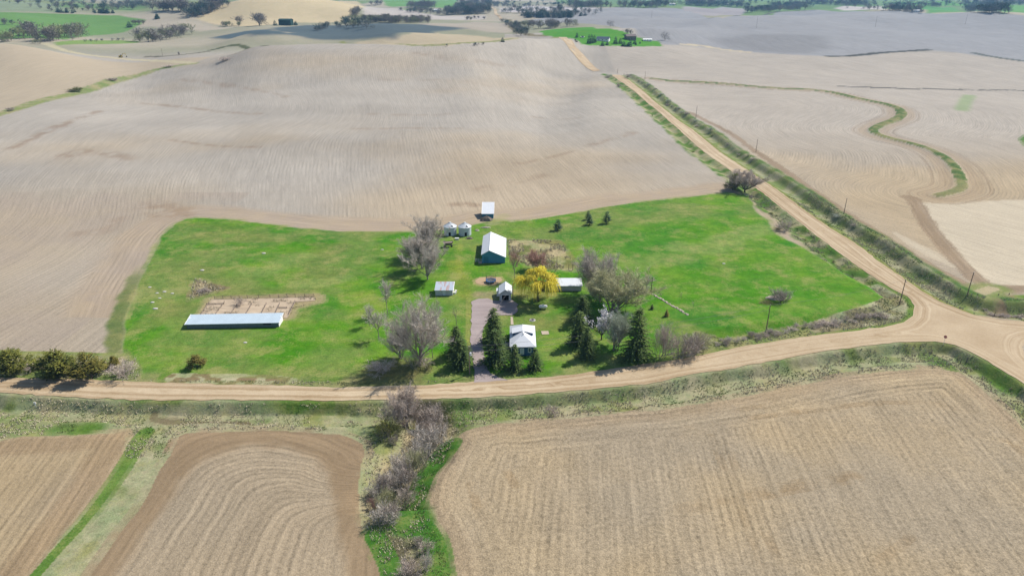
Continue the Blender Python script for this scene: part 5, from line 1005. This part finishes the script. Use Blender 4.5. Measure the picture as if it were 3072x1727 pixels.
def plant(key, p, h, w, label, group=None, mat=None, rz=None, parts=True, trunk=None, lean=(0, 0)):
    ch, rad = PROTO[key]; nm = NAMES[key]; s = (w / 2) / rad if w else h; rz = random.uniform(0, 6.28) if rz is None else rz
    cat = "shrub" if 'shrub' in nm else "tree"
    if parts:
        t = thing(nm, label, cat, p, rz, group); t.scale = (s, s, h); t.rotation_euler = (lean[0], lean[1], rz)
        for pn, me in ch:
            o = bpy.data.objects.new(pn, me); COL.objects.link(o); o.parent = t
            mm = mat if pn == "crown" else trunk
            if mm: o.material_slots[0].link = 'OBJECT'; o.material_slots[0].material = M[mm]
        return t
    o = bpy.data.objects.new(nm, one_mesh(key, mat)); COL.objects.link(o); o.location = p; o.rotation_euler = (0, 0, rz); o.scale = (s, s, h)
    return tag(o, label, cat, group)
_ONE = {}
def one_mesh(key, mat):                               # trunk and crown in one mesh, for trees only a few pixels tall
    kk = (key, mat)
    if kk in _ONE: return _ONE[kk]
    (_, a), (_, c) = PROTO[key][0]; V = []; F = []; mi = []
    for i, m in enumerate((a, c)):
        b = len(V); V += [tuple(v.co) for v in m.vertices]; F += [tuple(k + b for k in q.vertices) for q in m.polygons]; mi += [i] * len(m.polygons)
    me = bpy.data.meshes.new(key + "_far"); me.from_pydata(V, [], F); me.materials.append(M['bark_dark'] if 'con' in key else M['bark']); me.materials.append(M[mat] if mat else c.materials[0]); me.polygons.foreach_set("material_index", mi); me.update(); _ONE[kk] = me; return me
def tree(key, k, bx, by, ty, w, label, mat=None, group=None, **kw):
    p = spot(k, bx, by); return plant(key, p - Vector((0, 0, .1)), height(p, k, ty) * (1.08 if key in ('tall', 'round', 'round2', 'vase') else 1), width(p, k, w) * (1.28 if key.startswith('spruce') else 1.2 if key in ('tall', 'round', 'round2', 'vase') else 1.08) if w else None, label, group, mat, **kw)
# ---- farmyard conifers
SG = "spruces round the farmhouse"
tree('spruce', 5, 1150, 1135, 862, 165, "spruce with its dark tip beside the driveway, behind its twin left of the house", None, SG)
tree('spruce2', 5, 1165, 1298, 1025, 180, "broad front spruce between the driveway and the house", None, SG)
tree('spruce', 5, 872, 1232, 1000, 165, "rear spruce of the pair on the left side of the driveway", None, SG)
tree('spruce2', 5, 905, 1315, 1092, 160, "front spruce of the pair on the left side of the driveway, by the pole", None, SG)
tree('spruce_young', 5, 1308, 1338, 1138, 135, "small spruce in front of the left corner of the house", None, SG)
tree('spruce_young', 5, 1460, 1332, 1168, 125, "small spruce in front of the right corner of the house", None, SG)
tree('spruce', 5, 2222, 1250, 852, 215, "largest dark spruce, standing near the road right of the house", None, SG)
tree('spruce2', 5, 1792, 1150, 888, 150, "tall spruce left of the white blossom tree", None, SG)
tree('spruce', 5, 1852, 1245, 1008, 130, "spruce with a bare lower trunk in front of the blossom tree", None, SG)
tree('spruce2', 5, 1815, 985, 770, 150, "shaded dark spruce under the big bare trees", None, SG)
PG = "pines on the right meadow"
tree('pine', 5, 1632, 288, 203, 72, "single round pine, nearest the barn on the meadow", None, PG); tree('pine', 5, 1862, 208, 138, 50, "rear pine of the close pair on the meadow", None, PG)
tree('pine', 5, 1872, 246, 168, 62, "front pine of the close pair on the meadow", None, PG); tree('pine', 5, 2002, 236, 142, 70, "pine standing alone at the right of the pine pair", None, PG)
tree('spruce_young', 5, 2342, 888, 842, 34, "tiny dark spruce seedling right of the big bare trees"); tree('spruce_young', 5, 2452, 946, 880, 40, "small yellowing spruce seedling near the stone row", 'cedar_gold')
# ---- cedars by the left road
CG = "cedars by the left road"
tree('cedar', 4, 120, 1352, 1165, 250, "lone bushy cedar at the left edge of the photo", None, CG); tree('cedar', 4, 440, 1385, 1165, 290, "big dark green cedar, left one of the clump by the road", None, CG)
tree('cedar2', 4, 700, 1405, 1195, 270, "bronze green cedar, right one of the clump by the road", None, CG); tree('cedar2', 4, 868, 1318, 1222, 90, "small round cedar behind the right end of the clump", None, CG)
tree('brush', 4, 940, 1402, 1275, 230, "bare brown bush at the right end of the roadside cedars", 'twig_brown'); tree('brush2', 4, 270, 1345, 1275, 120, "low bare brown bush between the roadside cedars", 'twig_brown')
tree('bronze', 4, 1490, 1318, 1208, 130, "lone bronze green shrub on the lawn below the long barn")
# ---- big bare trees of the yard
BG = "bare trees of the farmyard"
tree('round2', 5, 650, 660, 400, 235, "front bare tree of the big pair left of the teal barn", None, BG)
tree('tall', 5, 650, 480, 172, 225, "very tall bare tree left of the grain bins", None, BG)
tree('tall', 5, 610, 575, 300, 190, "middle bare tree of the cluster left of the grain bins", None, BG)
tree('vase', 5, 555, 500, 330, 150, "smaller bare tree tucked against the left side of the tall cluster", 'twig_brown', BG)
tree('round', 5, 595, 1305, 825, 340, "large round bare tree at the front left of the driveway", None, BG)
tree('vase', 5, 455, 1250, 1010, 150, "smaller pale bare tree left of the large round bare tree", None, BG); tree('slender', 5, 690, 1250, 985, 110, "slim bare tree between the large round bare tree and the driveway spruces", None, BG)
tree('slender', 5, 215, 1010, 830, 90, "thin bare tree farthest left of the small group on the left meadow", None, BG); tree('brush', 5, 330, 1345, 1250, 230, "wide scrubby brush left of the large round bare tree by the road", 'twig_brown')
tree('brush', 5, 560, 1320, 1180, 200, "low bare brush round the foot of the large round bare tree", 'twig_brown', None)
tree('slender', 5, 350, 918, 630, 110, "slender pale bare tree on the left meadow", None, BG); tree('slender', 5, 285, 1110, 880, 130, "small leaning bare tree in front of the slender one", None, BG, lean=(0, .1))
tree('sapling', 5, 868, 1000, 850, 80, "thin bare sapling behind the driveway spruces", None, BG)
tree('slender', 5, 1308, 665, 405, 95, "slender tree with reddish buds beside the barn's front", 'twig_red', BG); tree('vase', 5, 1462, 582, 435, 125, "low reddish multi-stemmed tree in front of the weedy garden", 'twig_red', BG)
tree('vase', 5, 1900, 770, 425, 250, "tallest grey bare tree behind the right shed", None, BG); tree('vase', 5, 2050, 900, 570, 350, "wide bare tree with olive buds right of the willow", 'twig_olive', BG)
tree('round', 5, 1950, 830, 600, 230, "budding bare tree between the grey one and the wide olive one", 'twig_olive', BG)
tree('vase', 5, 2068, 1195, 900, 190, "silvery green budding tree left of the largest spruce", 'twig_silver', BG); tree('blossom', 5, 1962, 1115, 875, 210, "tree covered in white blossom under the bare trees")
tree('willow', 5, 1480, 820, 575, 275, "bright yellow weeping willow beside the garage")
tree('brush2', 5, 2405, 1245, 955, 170, "tall brown brush just right of the largest spruce", 'twig_brown'); tree('brush', 5, 2540, 1255, 1055, 200, "dark grey rounded bush at the right of the tall brown brush", 'twig_dark')
tree('brush2', 6, 60, 1200, 1040, 200, "bushy grey thicket at the start of the roadside bank", 'twig_dark'); tree('brush', 6, 170, 1180, 1075, 160, "olive grey bush at the left end of the roadside bank", 'twig_olive')
tree('slender', 5, 2300, 735, 618, 110, "small pink grey bare tree beside the leaning pole", 'twig_brown'); tree('brush', 5, 2290, 745, 690, 120, "low bare shrub at the foot of the leaning pole", 'twig_grey')
tree('sapling', 5, 2140, 925, 860, 40, "short dead stub tree left of the largest spruce", 'twig_dark', trunk='bark_dark')
for x, y, ty, lb in [(1716,1050,870,"thin bare sapling at the upper end of the stone row"), (2025,1035,890,"thin bare sapling in the middle of the right meadow"), (2212,1170,1020,"thin bare sapling by the lower end of the stone row")]: tree('sapling', 'b', x, y, ty, 70, lb, None, "saplings in the right meadow")
tree('brush2', 6, 722, 838, 728, 170, "low dark spreading tree with a broken trunk in the right meadow", 'twig_dark', trunk='bark_dark'); brush_pile("brush_pile", spot(6, 700, 812), 3.4, .8, 130, "pale dead branches heaped round the broken meadow tree", "brush pile", M['woodpale'], 31, .55); tree('brush2', 6, 640, 842, 812, 110, "low dark green regrowth left of the broken meadow tree", 'cedar')
tree('round', 3, 468, 1440, 1288, 230, "dark round bare tree between the meadow corner and the dirt road", 'twig_dark', trunk='bark_dark'); tree('cedar', 3, 375, 1435, 1290, 110, "dark cedar beside the round bare tree at the meadow corner")
tree('brush', 6, 775, 292, 190, 120, "brown bush on the grassy bank left of the dirt road", 'twig_brown'); tree('brush', 6, 720, 290, 262, 70, "dark green low bush on the bank left of the dirt road", 'cedar')
tree('brush', 5, 660, 1345, 1290, 90, "small green bush by the driveway trees", 'cedar'); tree('brush', 2, 2150, 588, 548, 70, "small round bush at the top of the near road stretch", 'twig_grey'); tree('brush', 2, 2020, 590, 555, 60, "low grey bush on the left bank where the road dips", 'twig_grey')
tree('brush2', 2, 2085, 660, 625, 36, "small tan bush on the left bank of the far road", 'twig_brown'); tree('brush', 'a', 1110, 488, 340, 180, "bare bush growing through the concrete pens", 'twig_brown')
tree('brush', 4, 1540, 750, 715, 80, "scrubby bare bush on the triangular bare patch", 'twig_dark')
# ---- creek thicket in front
KG = "bare shrubs of the creek thicket"
tree('vase', 8, 488, 255, 20, 210, "slim bare tree rising over the road at the top of the creek thicket", 'twig_brown')
for i, (key, x, y, ty, w, m, lb) in enumerate([('brush2', 690, 270, 145, 240, 'twig_dark', "dark bushy top of the creek thicket next to the road ditch"), ('brush', 560, 240, 150, 170, 'twig_brown', None), ('brush2', 690, 430, 290, 270, 'twig_grey', "wide pale grey shrub at the middle of the creek thicket"), ('brush', 600, 540, 400, 220, 'twig_grey', None), ('brush2', 560, 600, 470, 170, 'twig_olive', None), ('brush2', 440, 640, 500, 180, 'twig_grey', None), ('brush', 420, 720, 600, 220, 'twig_grey', "silvery spreading shrub at the bend of the creek"), ('brush', 260, 820, 720, 180, 'twig_grey', None), ('brush2', 330, 800, 660, 170, 'twig_dark', None), ('brush2', 330, 880, 760, 140, 'twig_olive', "olive green shrub low in the creek thicket"), ('brush', 470, 860, 740, 150, 'twig_brown', None), ('brush2', 300, 1040, 900, 200, 'twig_grey', None), ('brush2', 390, 1010, 880, 130, 'twig_dark', None), ('brush', 290, 960, 820, 120, 'twig_olive', None), ('brush', 640, 1270, 1170, 130, 'twig_brown', "pinkish bare shrub in the creek near the bottom of the photo"), ('brush2', 570, 1200, 1130, 90, 'twig_dark', None), ('brush', 640, 1420, 1250, 120, 'twig_grey', None), ('brush2', 480, 1460, 1330, 190, 'twig_brown', None), ('brush', 230, 900, 830, 80, 'twig_red', "small rust red shrub at the left side of the creek"), ('brush', 400, 420, 350, 80, 'twig_dark', None), ('brush', 740, 330, 240, 170, 'twig_dark', None), ('brush2', 470, 700, 590, 160, 'twig_dark', None), ('brush', 640, 350, 230, 160, 'twig_brown', None)]):
    tree(key, 8, x, y, ty, w, lb or "bare grey-brown shrub among the tangled creek thicket between the front fields", m, KG, lean=(random.uniform(-.15, .15), random.uniform(-.15, .15)))
tree('brush', 8, 1570, 200, 135, 120, "brown bush at the upper edge of the right front field", 'twig_brown'); tree('brush2', 8, 330, 390, 250, 200, "dark green leafy bush left of the creek top", 'cedar')
# ---- roadside bank thicket (individual low shrubs)
rnd = random.Random(12)
for i in range(26):
    f = i / 25; x = 260 + 1270 * f; y = 1150 - 225 * f - 18 * math.sin(f * 3.1) + rnd.uniform(-16, 10)
    p = spot(6, x, y); plant(rnd.choice(['brush', 'brush2']), p, rnd.uniform(1.0, 2.3), rnd.uniform(2.4, 4.2), "low brown shrub in the thicket along the bank between right meadow and road", "low shrubs on the roadside bank", rnd.choice(['twig_dark', 'twig_brown', 'twig_grey', 'twig_brown']))
for i in range(12):
    f = i / 11; p = spot(6, 2290 + 280 * f, 890 + 35 * f + rnd.uniform(-25, 25)); plant('brush', p, rnd.uniform(.8, 1.5), rnd.uniform(2, 3.4), "low brown shrub on the weedy bank of the east road", "low shrubs on the east bank", rnd.choice(['twig_dark', 'twig_brown']))
NEd = densify(G_RNE[:9], 1.0)
for i in range(30):
    q = NEd[int(rnd.uniform(0, .98) * len(NEd))]; c = np.array([q[0] + rnd.uniform(7, 11) + (1.5 if q[1] > 350 else 0), q[1]]); plant(rnd.choice(['brush', 'brush2']), Vector((c[0], c[1], zat(*c))), rnd.uniform(.7, 1.6) * (1.5 if q[1] > 480 else 1), rnd.uniform(2, 4.5) * (1.4 if q[1] > 480 else 1), "low dark shrub on the steep bank right of the dirt road", "low shrubs on the dirt road bank", rnd.choice(['twig_dark', 'twig_brown', 'twig_silver', 'twig_olive']))
for i in range(14):
    f = rnd.random(); q = G_RNW[min(int(f * 8), 7)] * (1 - f) + G_RNW[min(int(f * 8) + 1, 8)] * f; c = np.array([q[0] - rnd.uniform(5, 9), q[1]]); plant('brush', Vector((c[0], c[1], zat(*c))), rnd.uniform(.6, 1.4), rnd.uniform(1.6, 3.2), "low weedy shrub in the ditch left of the dirt road", "low shrubs left of the dirt road", rnd.choice(['twig_brown', 'cedar', 'twig_olive']))
for x, y, ty, w, m, lb in [(590,690,650,110,'cedar',"green bush on the grassy strip in the left field"), (850,610,585,90,'twig_dark',"long dark bush at the upper part of the left grass strip"), (75,835,805,70,'twig_dark',"dark bush at the lower end of the left grass strip"), (540,690,672,60,'twig_dark',"small dark bush left of the green one on the grass strip"), (1700,455,425,120,'twig_brown',"brown brush in the hollow above the left field"), (1280,505,488,90,'twig_brown',"low brush at the top of the left grass strip"), (1348,415,385,16,'twig_dark',"dead stub tree by the track in the left valley")]: tree('brush2', 1, x, y, ty, w, lb, m)
# ---- far trees
WOODS = {}
def grove(k, pts, n, jx, jy, hgt, keys, mats, label, group=None, wr=(.8, 1.15), stuff=False):
    P = np.array(pts, float); cum = np.concatenate([[0], np.cumsum(np.hypot(*np.diff(P, axis=0).T))]) if len(P) > 1 else None; U = []
    if stuff: n = int(n * 2.5); jx *= 1.6; jy *= 1.5
    for i in range(n):
        if cum is None: c = P[0]
        else:
            d = rnd.random() * cum[-1]; j = min(np.searchsorted(cum, d, 'right') - 1, len(P) - 2); c = P[j] + (P[j+1] - P[j]) * (d - cum[j]) / max(cum[j+1] - cum[j], 1e-6)
        U.append((c[0] + rnd.uniform(-jx, jx), c[1] + rnd.uniform(-jy, jy)))
    G = ground((k, U)); Z = T1(G[:, 0], G[:, 1])
    for (a, b), z in zip(G, Z):
        h = rnd.uniform(*hgt); w = h * rnd.uniform(*wr); ky = rnd.choice(keys); mt = rnd.choice(mats)
        if stuff: WOODS.setdefault((ky, mt), []).append((a, b, z - .3, h, w)); continue
        plant(ky, Vector((a, b, z - .3)), h, w, label, group, mt, parts=False)
def build_woods():                                     # the far woods read as one mass: one object
    V = []; F = []; mi = []; mats = []; nv = 0
    for (ky, mt), L in WOODS.items():
        me = one_mesh(ky, mt); co = np.zeros(len(me.vertices) * 3); me.vertices.foreach_get("co", co); co = co.reshape(-1, 3); fa = [tuple(q.vertices) for q in me.polygons]; base = np.zeros(len(fa), int); me.polygons.foreach_get("material_index", base)
        ids = []
        for m in me.materials:
            if m not in mats: mats.append(m)
            ids.append(mats.index(m))
        for x, y, z, h, w in L:
            s = w / 2 / PROTO[ky][1]; t = rnd.uniform(0, 6.28); c, n = math.cos(t), math.sin(t)
            V.append(np.stack([(co[:, 0] * c - co[:, 1] * n) * s + x, (co[:, 0] * n + co[:, 1] * c) * s + y, co[:, 2] * h + z], 1)); F += [tuple(i + nv for i in q) for q in fa]; nv += len(co); mi += [ids[i] for i in base]
    me = bpy.data.meshes.new("distant_woods"); me.from_pydata(np.concatenate(V).tolist(), [], F)
    for m in mats: me.materials.append(m)
    me.polygons.foreach_set("material_index", mi); me.update(); tag(link("distant_woods", me), kind="stuff")
BT = ['fargrove', 'fargrove2']; GR = ['far_twig']; MX = ['far_twig', 'far_twig', 'far_bud']; DK = ['far_dark', 'far_twig', 'far_con']
grove(1, [(130,290),(350,295),(640,285)], 32, 60, 24, (12, 25), BT, MX, "grey bare tree in the wood along the creek below the far left green field", "creek wood at far left")
grove(1, [(10,310),(100,320)], 5, 30, 8, (10, 16), BT, ['far_bud'], "yellow-green budding tree at the left end of the far creek wood", "budding trees at far left"); grove(1, [(250,330),(320,332)], 3, 15, 4, (6, 9), BT, ['far_bud'], "low yellow-green bush at the foot of the far creek wood", "budding bushes at far left")
grove(1, [(0,180),(70,185)], 5, 30, 8, (9, 16), BT, DK, "dark tree at the left edge on the far green field", "dark trees at far left edge")
grove(1, [(1050,305),(1200,310),(1330,275),(1460,240)], 28, 30, 12, (10, 23), BT, MX, "bare tree of the thin wood running up the far left valley", "valley wood at left")
grove(1, [(1100,190),(1020,180)], 5, 40, 6, (7, 11), BT, GR, "small bare tree beyond the far left green field", "bare trees behind the green field"); grove(1, [(430,90),(560,98)], 9, 30, 5, (6, 10), ['farcon'], ['far_con'], "dark conifer in the left cluster on the far hill pasture", "left hill conifers"); grove(1, [(700,98),(860,100)], 14, 20, 5, (7, 12), ['farcon'], ['far_con'], "dark conifer in the right cluster on the far hill pasture", "right hill conifers")
grove(1, [(1170,142),(1220,148)], 3, 10, 3, (8, 11), ['farcon'], ['far_con'], "dark conifer in the pair between the two far hills", "conifer pair between hills"); grove(1, [(978,207)], 1, 1, 1, (10, 11), ['farcon'], ['far_con'], "single dark conifer at the corner of the far green field", None)
grove(1, [(370,55),(500,50),(600,30)], 10, 30, 8, (7, 12), BT, DK, "bush on the upper slope of the far left hill pasture", "bushes on the far hill"); grove(1, [(900,45),(1050,40)], 12, 50, 10, (10, 18), BT, DK, "tree of the far wood beyond the left hill pasture", "far wood beyond hill pasture", stuff=True)
grove(1, [(1180,80),(1420,85)], 26, 60, 6, (16, 30), BT, GR, "tall bare tree in the open grove at the far valley head", "open grove at valley head"); grove(1, [(1460,120),(1560,85),(1680,40)], 26, 40, 12, (12, 24), BT, DK, "dark tree of the wood at the left foot of the tan hill", "wood left of the tan hill", stuff=True)
for i, x in enumerate((645, 690, 728, 770, 850, 890, 930)): grove(1, [(x, 318 - 2 * i)], 1, 2, 1, (4.5, 6), BT, ['far_dark'], "one of the evenly spaced small round trees on the far green strip", "row of small round trees", (1.0, 1.3))
grove(1, [(1670,200),(1820,200)], 10, 20, 4, (6, 11), BT, ['far_bud', 'far_twig'], "budding bush left of the big bare tree under the tan hill", "bushes under the tan hill"); grove(1, [(1945,196),(1985,194)], 3, 12, 3, (22, 30), BT, GR, "big bare tree standing left of the dark green barn", "big bare trees by green barn"); grove(1, [(1810,190)], 1, 2, 2, (18, 19), ['fargrove'], GR, "slim bare tree left of the big bare trees under the tan hill")
grove(1, [(2075,195),(2130,192),(2230,190),(2260,188)], 7, 14, 3, (6, 10), ['farcon'], ['far_con'], "dark conifer beside the tall dark green barn", "conifers by green barn"); grove(1, [(2370,235),(2480,215),(2574,205)], 14, 20, 6, (7, 13), BT, DK, "dark bush on the blue-grey slope right of the green barn", "bushes right of green barn")
grove(2, [(10,205),(150,195),(190,210)], 14, 20, 16, (10, 20), BT, ['far_dark', 'far_con', 'far_bud'], "tree of the dark clump in the hollow behind the big field", "clump in hollow"); grove(2, [(40,150),(60,130),(140,105)], 7, 20, 8, (12, 20), BT, MX, "pale bare tree above the dark clump in the hollow", "pale trees above hollow")
grove(2, [(180,160),(420,165),(640,170)], 46, 30, 7, (8, 15), BT, ['far_twig', 'far_bud', 'far_twig'], "slim budding tree of the young plantation in the far valley", "young plantation", stuff=True); grove(2, [(500,60),(680,58)], 16, 20, 5, (14, 24), BT, GR, "bare tree in front of the far green pasture", "bare trees by far pasture", stuff=True)
grove(2, [(230,35),(290,40)], 6, 30, 6, (10, 18), BT, GR, "bare tree at the top right end of the tan hill", "bare trees right of tan hill"); grove(2, [(820,95),(950,90),(1100,85)], 40, 30, 14, (12, 26), BT, DK, "tree of the dark wood left of the distant road", "dark wood left of distant road", stuff=True); grove(2, [(470,85),(620,95),(800,110)], 20, 30, 6, (7, 13), BT, DK, "tree along the far valley hedgerow by the white buildings", "valley hedgerow", stuff=True)
grove(2, [(900,30),(1100,30),(1200,45)], 24, 30, 12, (12, 24), BT, DK, "tree of the upper part of the dark wood at the distant road", "upper dark wood", stuff=True); grove(2, [(920,150),(1080,145)], 9, 20, 5, (6, 10), BT, MX, "small tree along the near edge of the far pale field", "field edge trees")
grove(2, [(1230,165),(1290,200),(1350,250),(1400,260)], 22, 25, 12, (6, 12), BT, DK, "bush of the scrubby draw running down behind the big field", "scrubby draw", stuff=True); grove(2, [(1350,200),(1450,215),(1560,210),(1700,205),(1790,190)], 26, 25, 8, (9, 17), BT, MX, "bare tree in the line behind the far farmstead lawn", "trees behind far farmstead")
grove(2, [(1380,130),(1470,125),(1640,130),(1750,125)], 34, 20, 7, (9, 16), ['farcon', 'fargrove2'], ['far_con', 'far_con', 'far_dark'], "dark tree of the distant grove above the far farmstead", "distant grove", stuff=True); grove(2, [(1790,122),(1840,118)], 3, 8, 2, (6, 9), ['farcon'], ['far_con'], "small conifer at the right end of the distant grove", "conifers by distant grove")
grove(2, [(1700,45),(1850,50),(2000,50)], 26, 30, 8, (12, 22), BT, DK, "tree of the far tree belt left of centre on the horizon", "tree belt left of centre on the horizon", stuff=True); grove(2, [(2120,55),(2300,55),(2480,45)], 22, 30, 5, (12, 22), BT, DK, "tree of the far tree belt beyond the grey field", "tree belt beyond the grey field", stuff=True)
grove(2, [(1220,50),(1450,48),(1690,40)], 18, 30, 5, (8, 14), BT, DK, "tree along the hedge behind the distant pale fields", "hedge behind pale fields", stuff=True); grove(2, [(2030,205)], 1, 2, 2, (12, 13), ['fargrove2'], GR, "single bare tree at the top edge of the green lawn"); grove(2, [(2440,305)], 1, 2, 2, (13, 14), ['fargrove2'], GR, "single bare tree right of the far farmstead shed"); grove(2, [(2165,262)], 2, 18, 3, (8, 10), BT, GR, "small bare tree beside the far brown outbuilding", "trees by brown outbuilding")
for x, yb, yt, w in [(1777,284,240,24), (1868,330,250,36), (1887,326,248,34), (1908,322,255,34), (1970,346,304,32), (2006,340,310,30), (2068,332,268,36), (2104,330,280,34), (2130,350,305,40), (2176,352,278,36), (2212,332,294,26), (2222,340,315,18), (2252,330,310,14), (2158,348,318,26)]:
    p = spot(2, x, yb); plant('farcon', p, height(p, 2, yt) * .9, width(p, 2, w), "dark pointed conifer in the rows round the far farmstead on the green lawn", "conifers of the far farmstead", None, parts=False)
grove(2, [(1745,290),(1780,325)], 6, 5, 3, (2, 3.2), BT, ['far_con'], "clipped dark bush in the hedge beside the far farmstead drive", "far hedge bushes"); grove(2, [(970,345),(1060,338)], 6, 30, 3, (2.5, 4), BT, DK, "low bush on the skyline edge of the big field", "skyline bushes"); grove(2, [(1217,318)], 1, 1, 1, (5, 6), ['farcon'], ['far_con'], "lone small conifer on the skyline edge of the big field"); grove(2, [(798,350)], 1, 1, 1, (3, 3.5), BT, DK, "lone dark bush on the skyline left of the small conifer")
grove(3, [(0,38),(250,42),(480,55)], 34, 30, 6, (12, 24), BT, DK, "tree of the long blue tree belt at the left of the far right horizon", "long tree belt on the right horizon", stuff=True); grove(3, [(490,90),(640,85),(900,70)], 30, 25, 6, (10, 20), BT, DK, "tree of the dark belt just behind the grey hill crest", "belt behind grey hill", stuff=True)
grove(3, [(640,55),(940,45)], 22, 30, 6, (10, 20), BT, DK, "tree of the belt above the grey hill crest at left", "belt above crest left", stuff=True); grove(3, [(930,25),(1200,40),(1440,40)], 34, 30, 5, (12, 22), BT, DK, "tree of the far blue wood above the middle of the grey hill", "blue wood above crest", stuff=True); grove(3, [(970,60)], 1, 2, 2, (18, 19), ['fargrove2'], ['far_con'], "round dark tree standing alone above the grey hill"); grove(3, [(1130,70),(1230,70),(1470,75)], 6, 10, 3, (9, 13), BT, GR, "small bare tree on the pale field behind the grey hill", "trees on pale field")
grove(3, [(1560,70),(1700,80),(1800,95)], 20, 30, 6, (9, 16), BT, DK, "tree of the scrub on the far right green hillside", "scrub on green hillside", stuff=True); grove(3, [(1540,50),(1700,48),(1950,50)], 18, 25, 4, (10, 18), BT, DK, "tree along the hedge between the far right green fields", "hedge between green fields", stuff=True); grove(3, [(2120,80),(2300,88),(2420,95)], 26, 30, 8, (12, 22), BT, ['far_dark', 'far_con'], "dark tree of the wood on the far right hill", "wood on far right hill", stuff=True); grove(3, [(2150,40),(2380,40),(2574,30)], 26, 40, 8, (12, 22), BT, DK, "tree of the far right horizon wood", "horizon wood at right", stuff=True); grove(3, [(1400,10),(1800,12),(2200,15),(2574,12)], 24, 30, 5, (14, 24), BT, DK, "tree in the thin line along the far right horizon", "horizon line trees", stuff=True)

for k, pts in [(1, [(0,20),(900,15)]), (1, [(300,70),(1100,60)]), (2, [(900,20),(2574,25)]), (2, [(1250,90),(1900,95)]), (3, [(0,20),(1300,20)]), (3, [(1300,45),(2574,25)])]:
    grove(k, pts, 26, 60, 12, (7, 16), BT, DK, "", None, stuff=True)
build_woods()
# ---- tall grass of the ditches and banks: uncountable stuff
def tufts(name, PQ, hgt, mat, seed, blades=4, spread=.28):
    rng = np.random.RandomState(seed); n = len(PQ); Z = T1(PQ[:, 0], PQ[:, 1]); B = np.repeat(np.concatenate([PQ, Z[:, None]], 1), blades, 0); m = len(B)
    a = rng.uniform(0, 6.283, m); h = rng.uniform(hgt[0], hgt[1], m); ln = rng.uniform(.1, .7, m) * h; w = rng.uniform(.05, .12, m); B[:, 0] += rng.uniform(-spread, spread, m); B[:, 1] += rng.uniform(-spread, spread, m); B[:, 2] -= .05
    s = np.stack([-np.sin(a) * w, np.cos(a) * w, 0 * w], 1); t = np.stack([np.cos(a) * ln, np.sin(a) * ln, h], 1)
    V = np.stack([B - s, B + s, B + t], 1).reshape(-1, 3); o = link(name, np_mesh(name, V, np.arange(3 * m).reshape(-1, 3)), mat); tag(o, kind="stuff"); return o
M['straw'] = leaf_material("straw_grass", (.32,.27,.18), (.58,.52,.38)); M['weed'] = leaf_material("green_weeds", (.07,.12,.03), (.24,.27,.10))
rng = np.random.RandomState(99)
xs = rng.uniform(-260, 270, 420000); ys = rng.uniform(70, 330, 420000); P = np.stack([xs, ys], 1); P = P[np.abs(P[:, 0]) < 60 + .8 * P[:, 1]]
d_, c_ = road_side(P, 24.0); dm_ = sd_poly(P, MEADOW, 4.0); dens = vnoise(P[:, 0] / 3.5, P[:, 1] / 3.5, 5); infield = np.zeros(len(P), bool)
for L in (F_SR, F_SC, F_SL): infield |= sd_poly(P, L, 3.0) > .3
base = (d_ > .8) & (dm_ < .2) & ~infield
sel = base & (((c_ == 4) & (d_ < 22)) | ((c_ == 2) & (d_ < 14)) | ((c_ == 1) & (d_ < 10)) | ((c_ == 0) & (d_ < 11)))
dc, _ = line_dist(P, CREEK, 14.0); sel |= base & (dc < 12) & (P[:, 1] < 160)
gmask = vnoise(P[:, 0] / 7, P[:, 1] / 7, 8)
tufts("dry_grass", P[sel & (dens > .25) & (gmask < .62)], (.22, .55), M['straw'], 1); tufts("green_grass", P[sel & (dens > .45) & (gmask > .60)], (.15, .4), M['weed'], 2)
dg = sd_poly(P, GARDEN, 4.0); dy_ = np.maximum(np.where(sd_poly(P, PENYARD, 4.0) > .3, vnoise(P[:, 0] / 2.5, P[:, 1] / 1.8, 44), 0), np.where(sd_poly(P, BARE_L, 4.0) > .3, 1, 0)); tufts("dry_weeds", P[((dg > .2) & (dens > .45)) | (dy_ > .62)], (.3, .9), M['straw'], 3)
dp_ = sd_poly(P, TERRACE, 1.0) if False else None

# ---- the air: haze that pales and blues the far hills
hz = MB().box(-13000, 13000, -400, 12500, -60, 175).build("haze", None); tag(hz, kind="stuff")
hm = bpy.data.materials.new("haze_air"); hm.use_nodes = True; hn = hm.node_tree; hn.nodes.clear(); ho = hn.nodes.new("ShaderNodeOutputMaterial"); hv = hn.nodes.new("ShaderNodeVolumePrincipled")
hv.inputs["Color"].default_value = (.32, .63, 1.0, 1); hv.inputs["Density"].default_value = .00007; hv.inputs["Anisotropy"].default_value = .2
hn.links.new(hv.outputs[0], ho.inputs["Volume"]); hz.data.materials.append(hm)
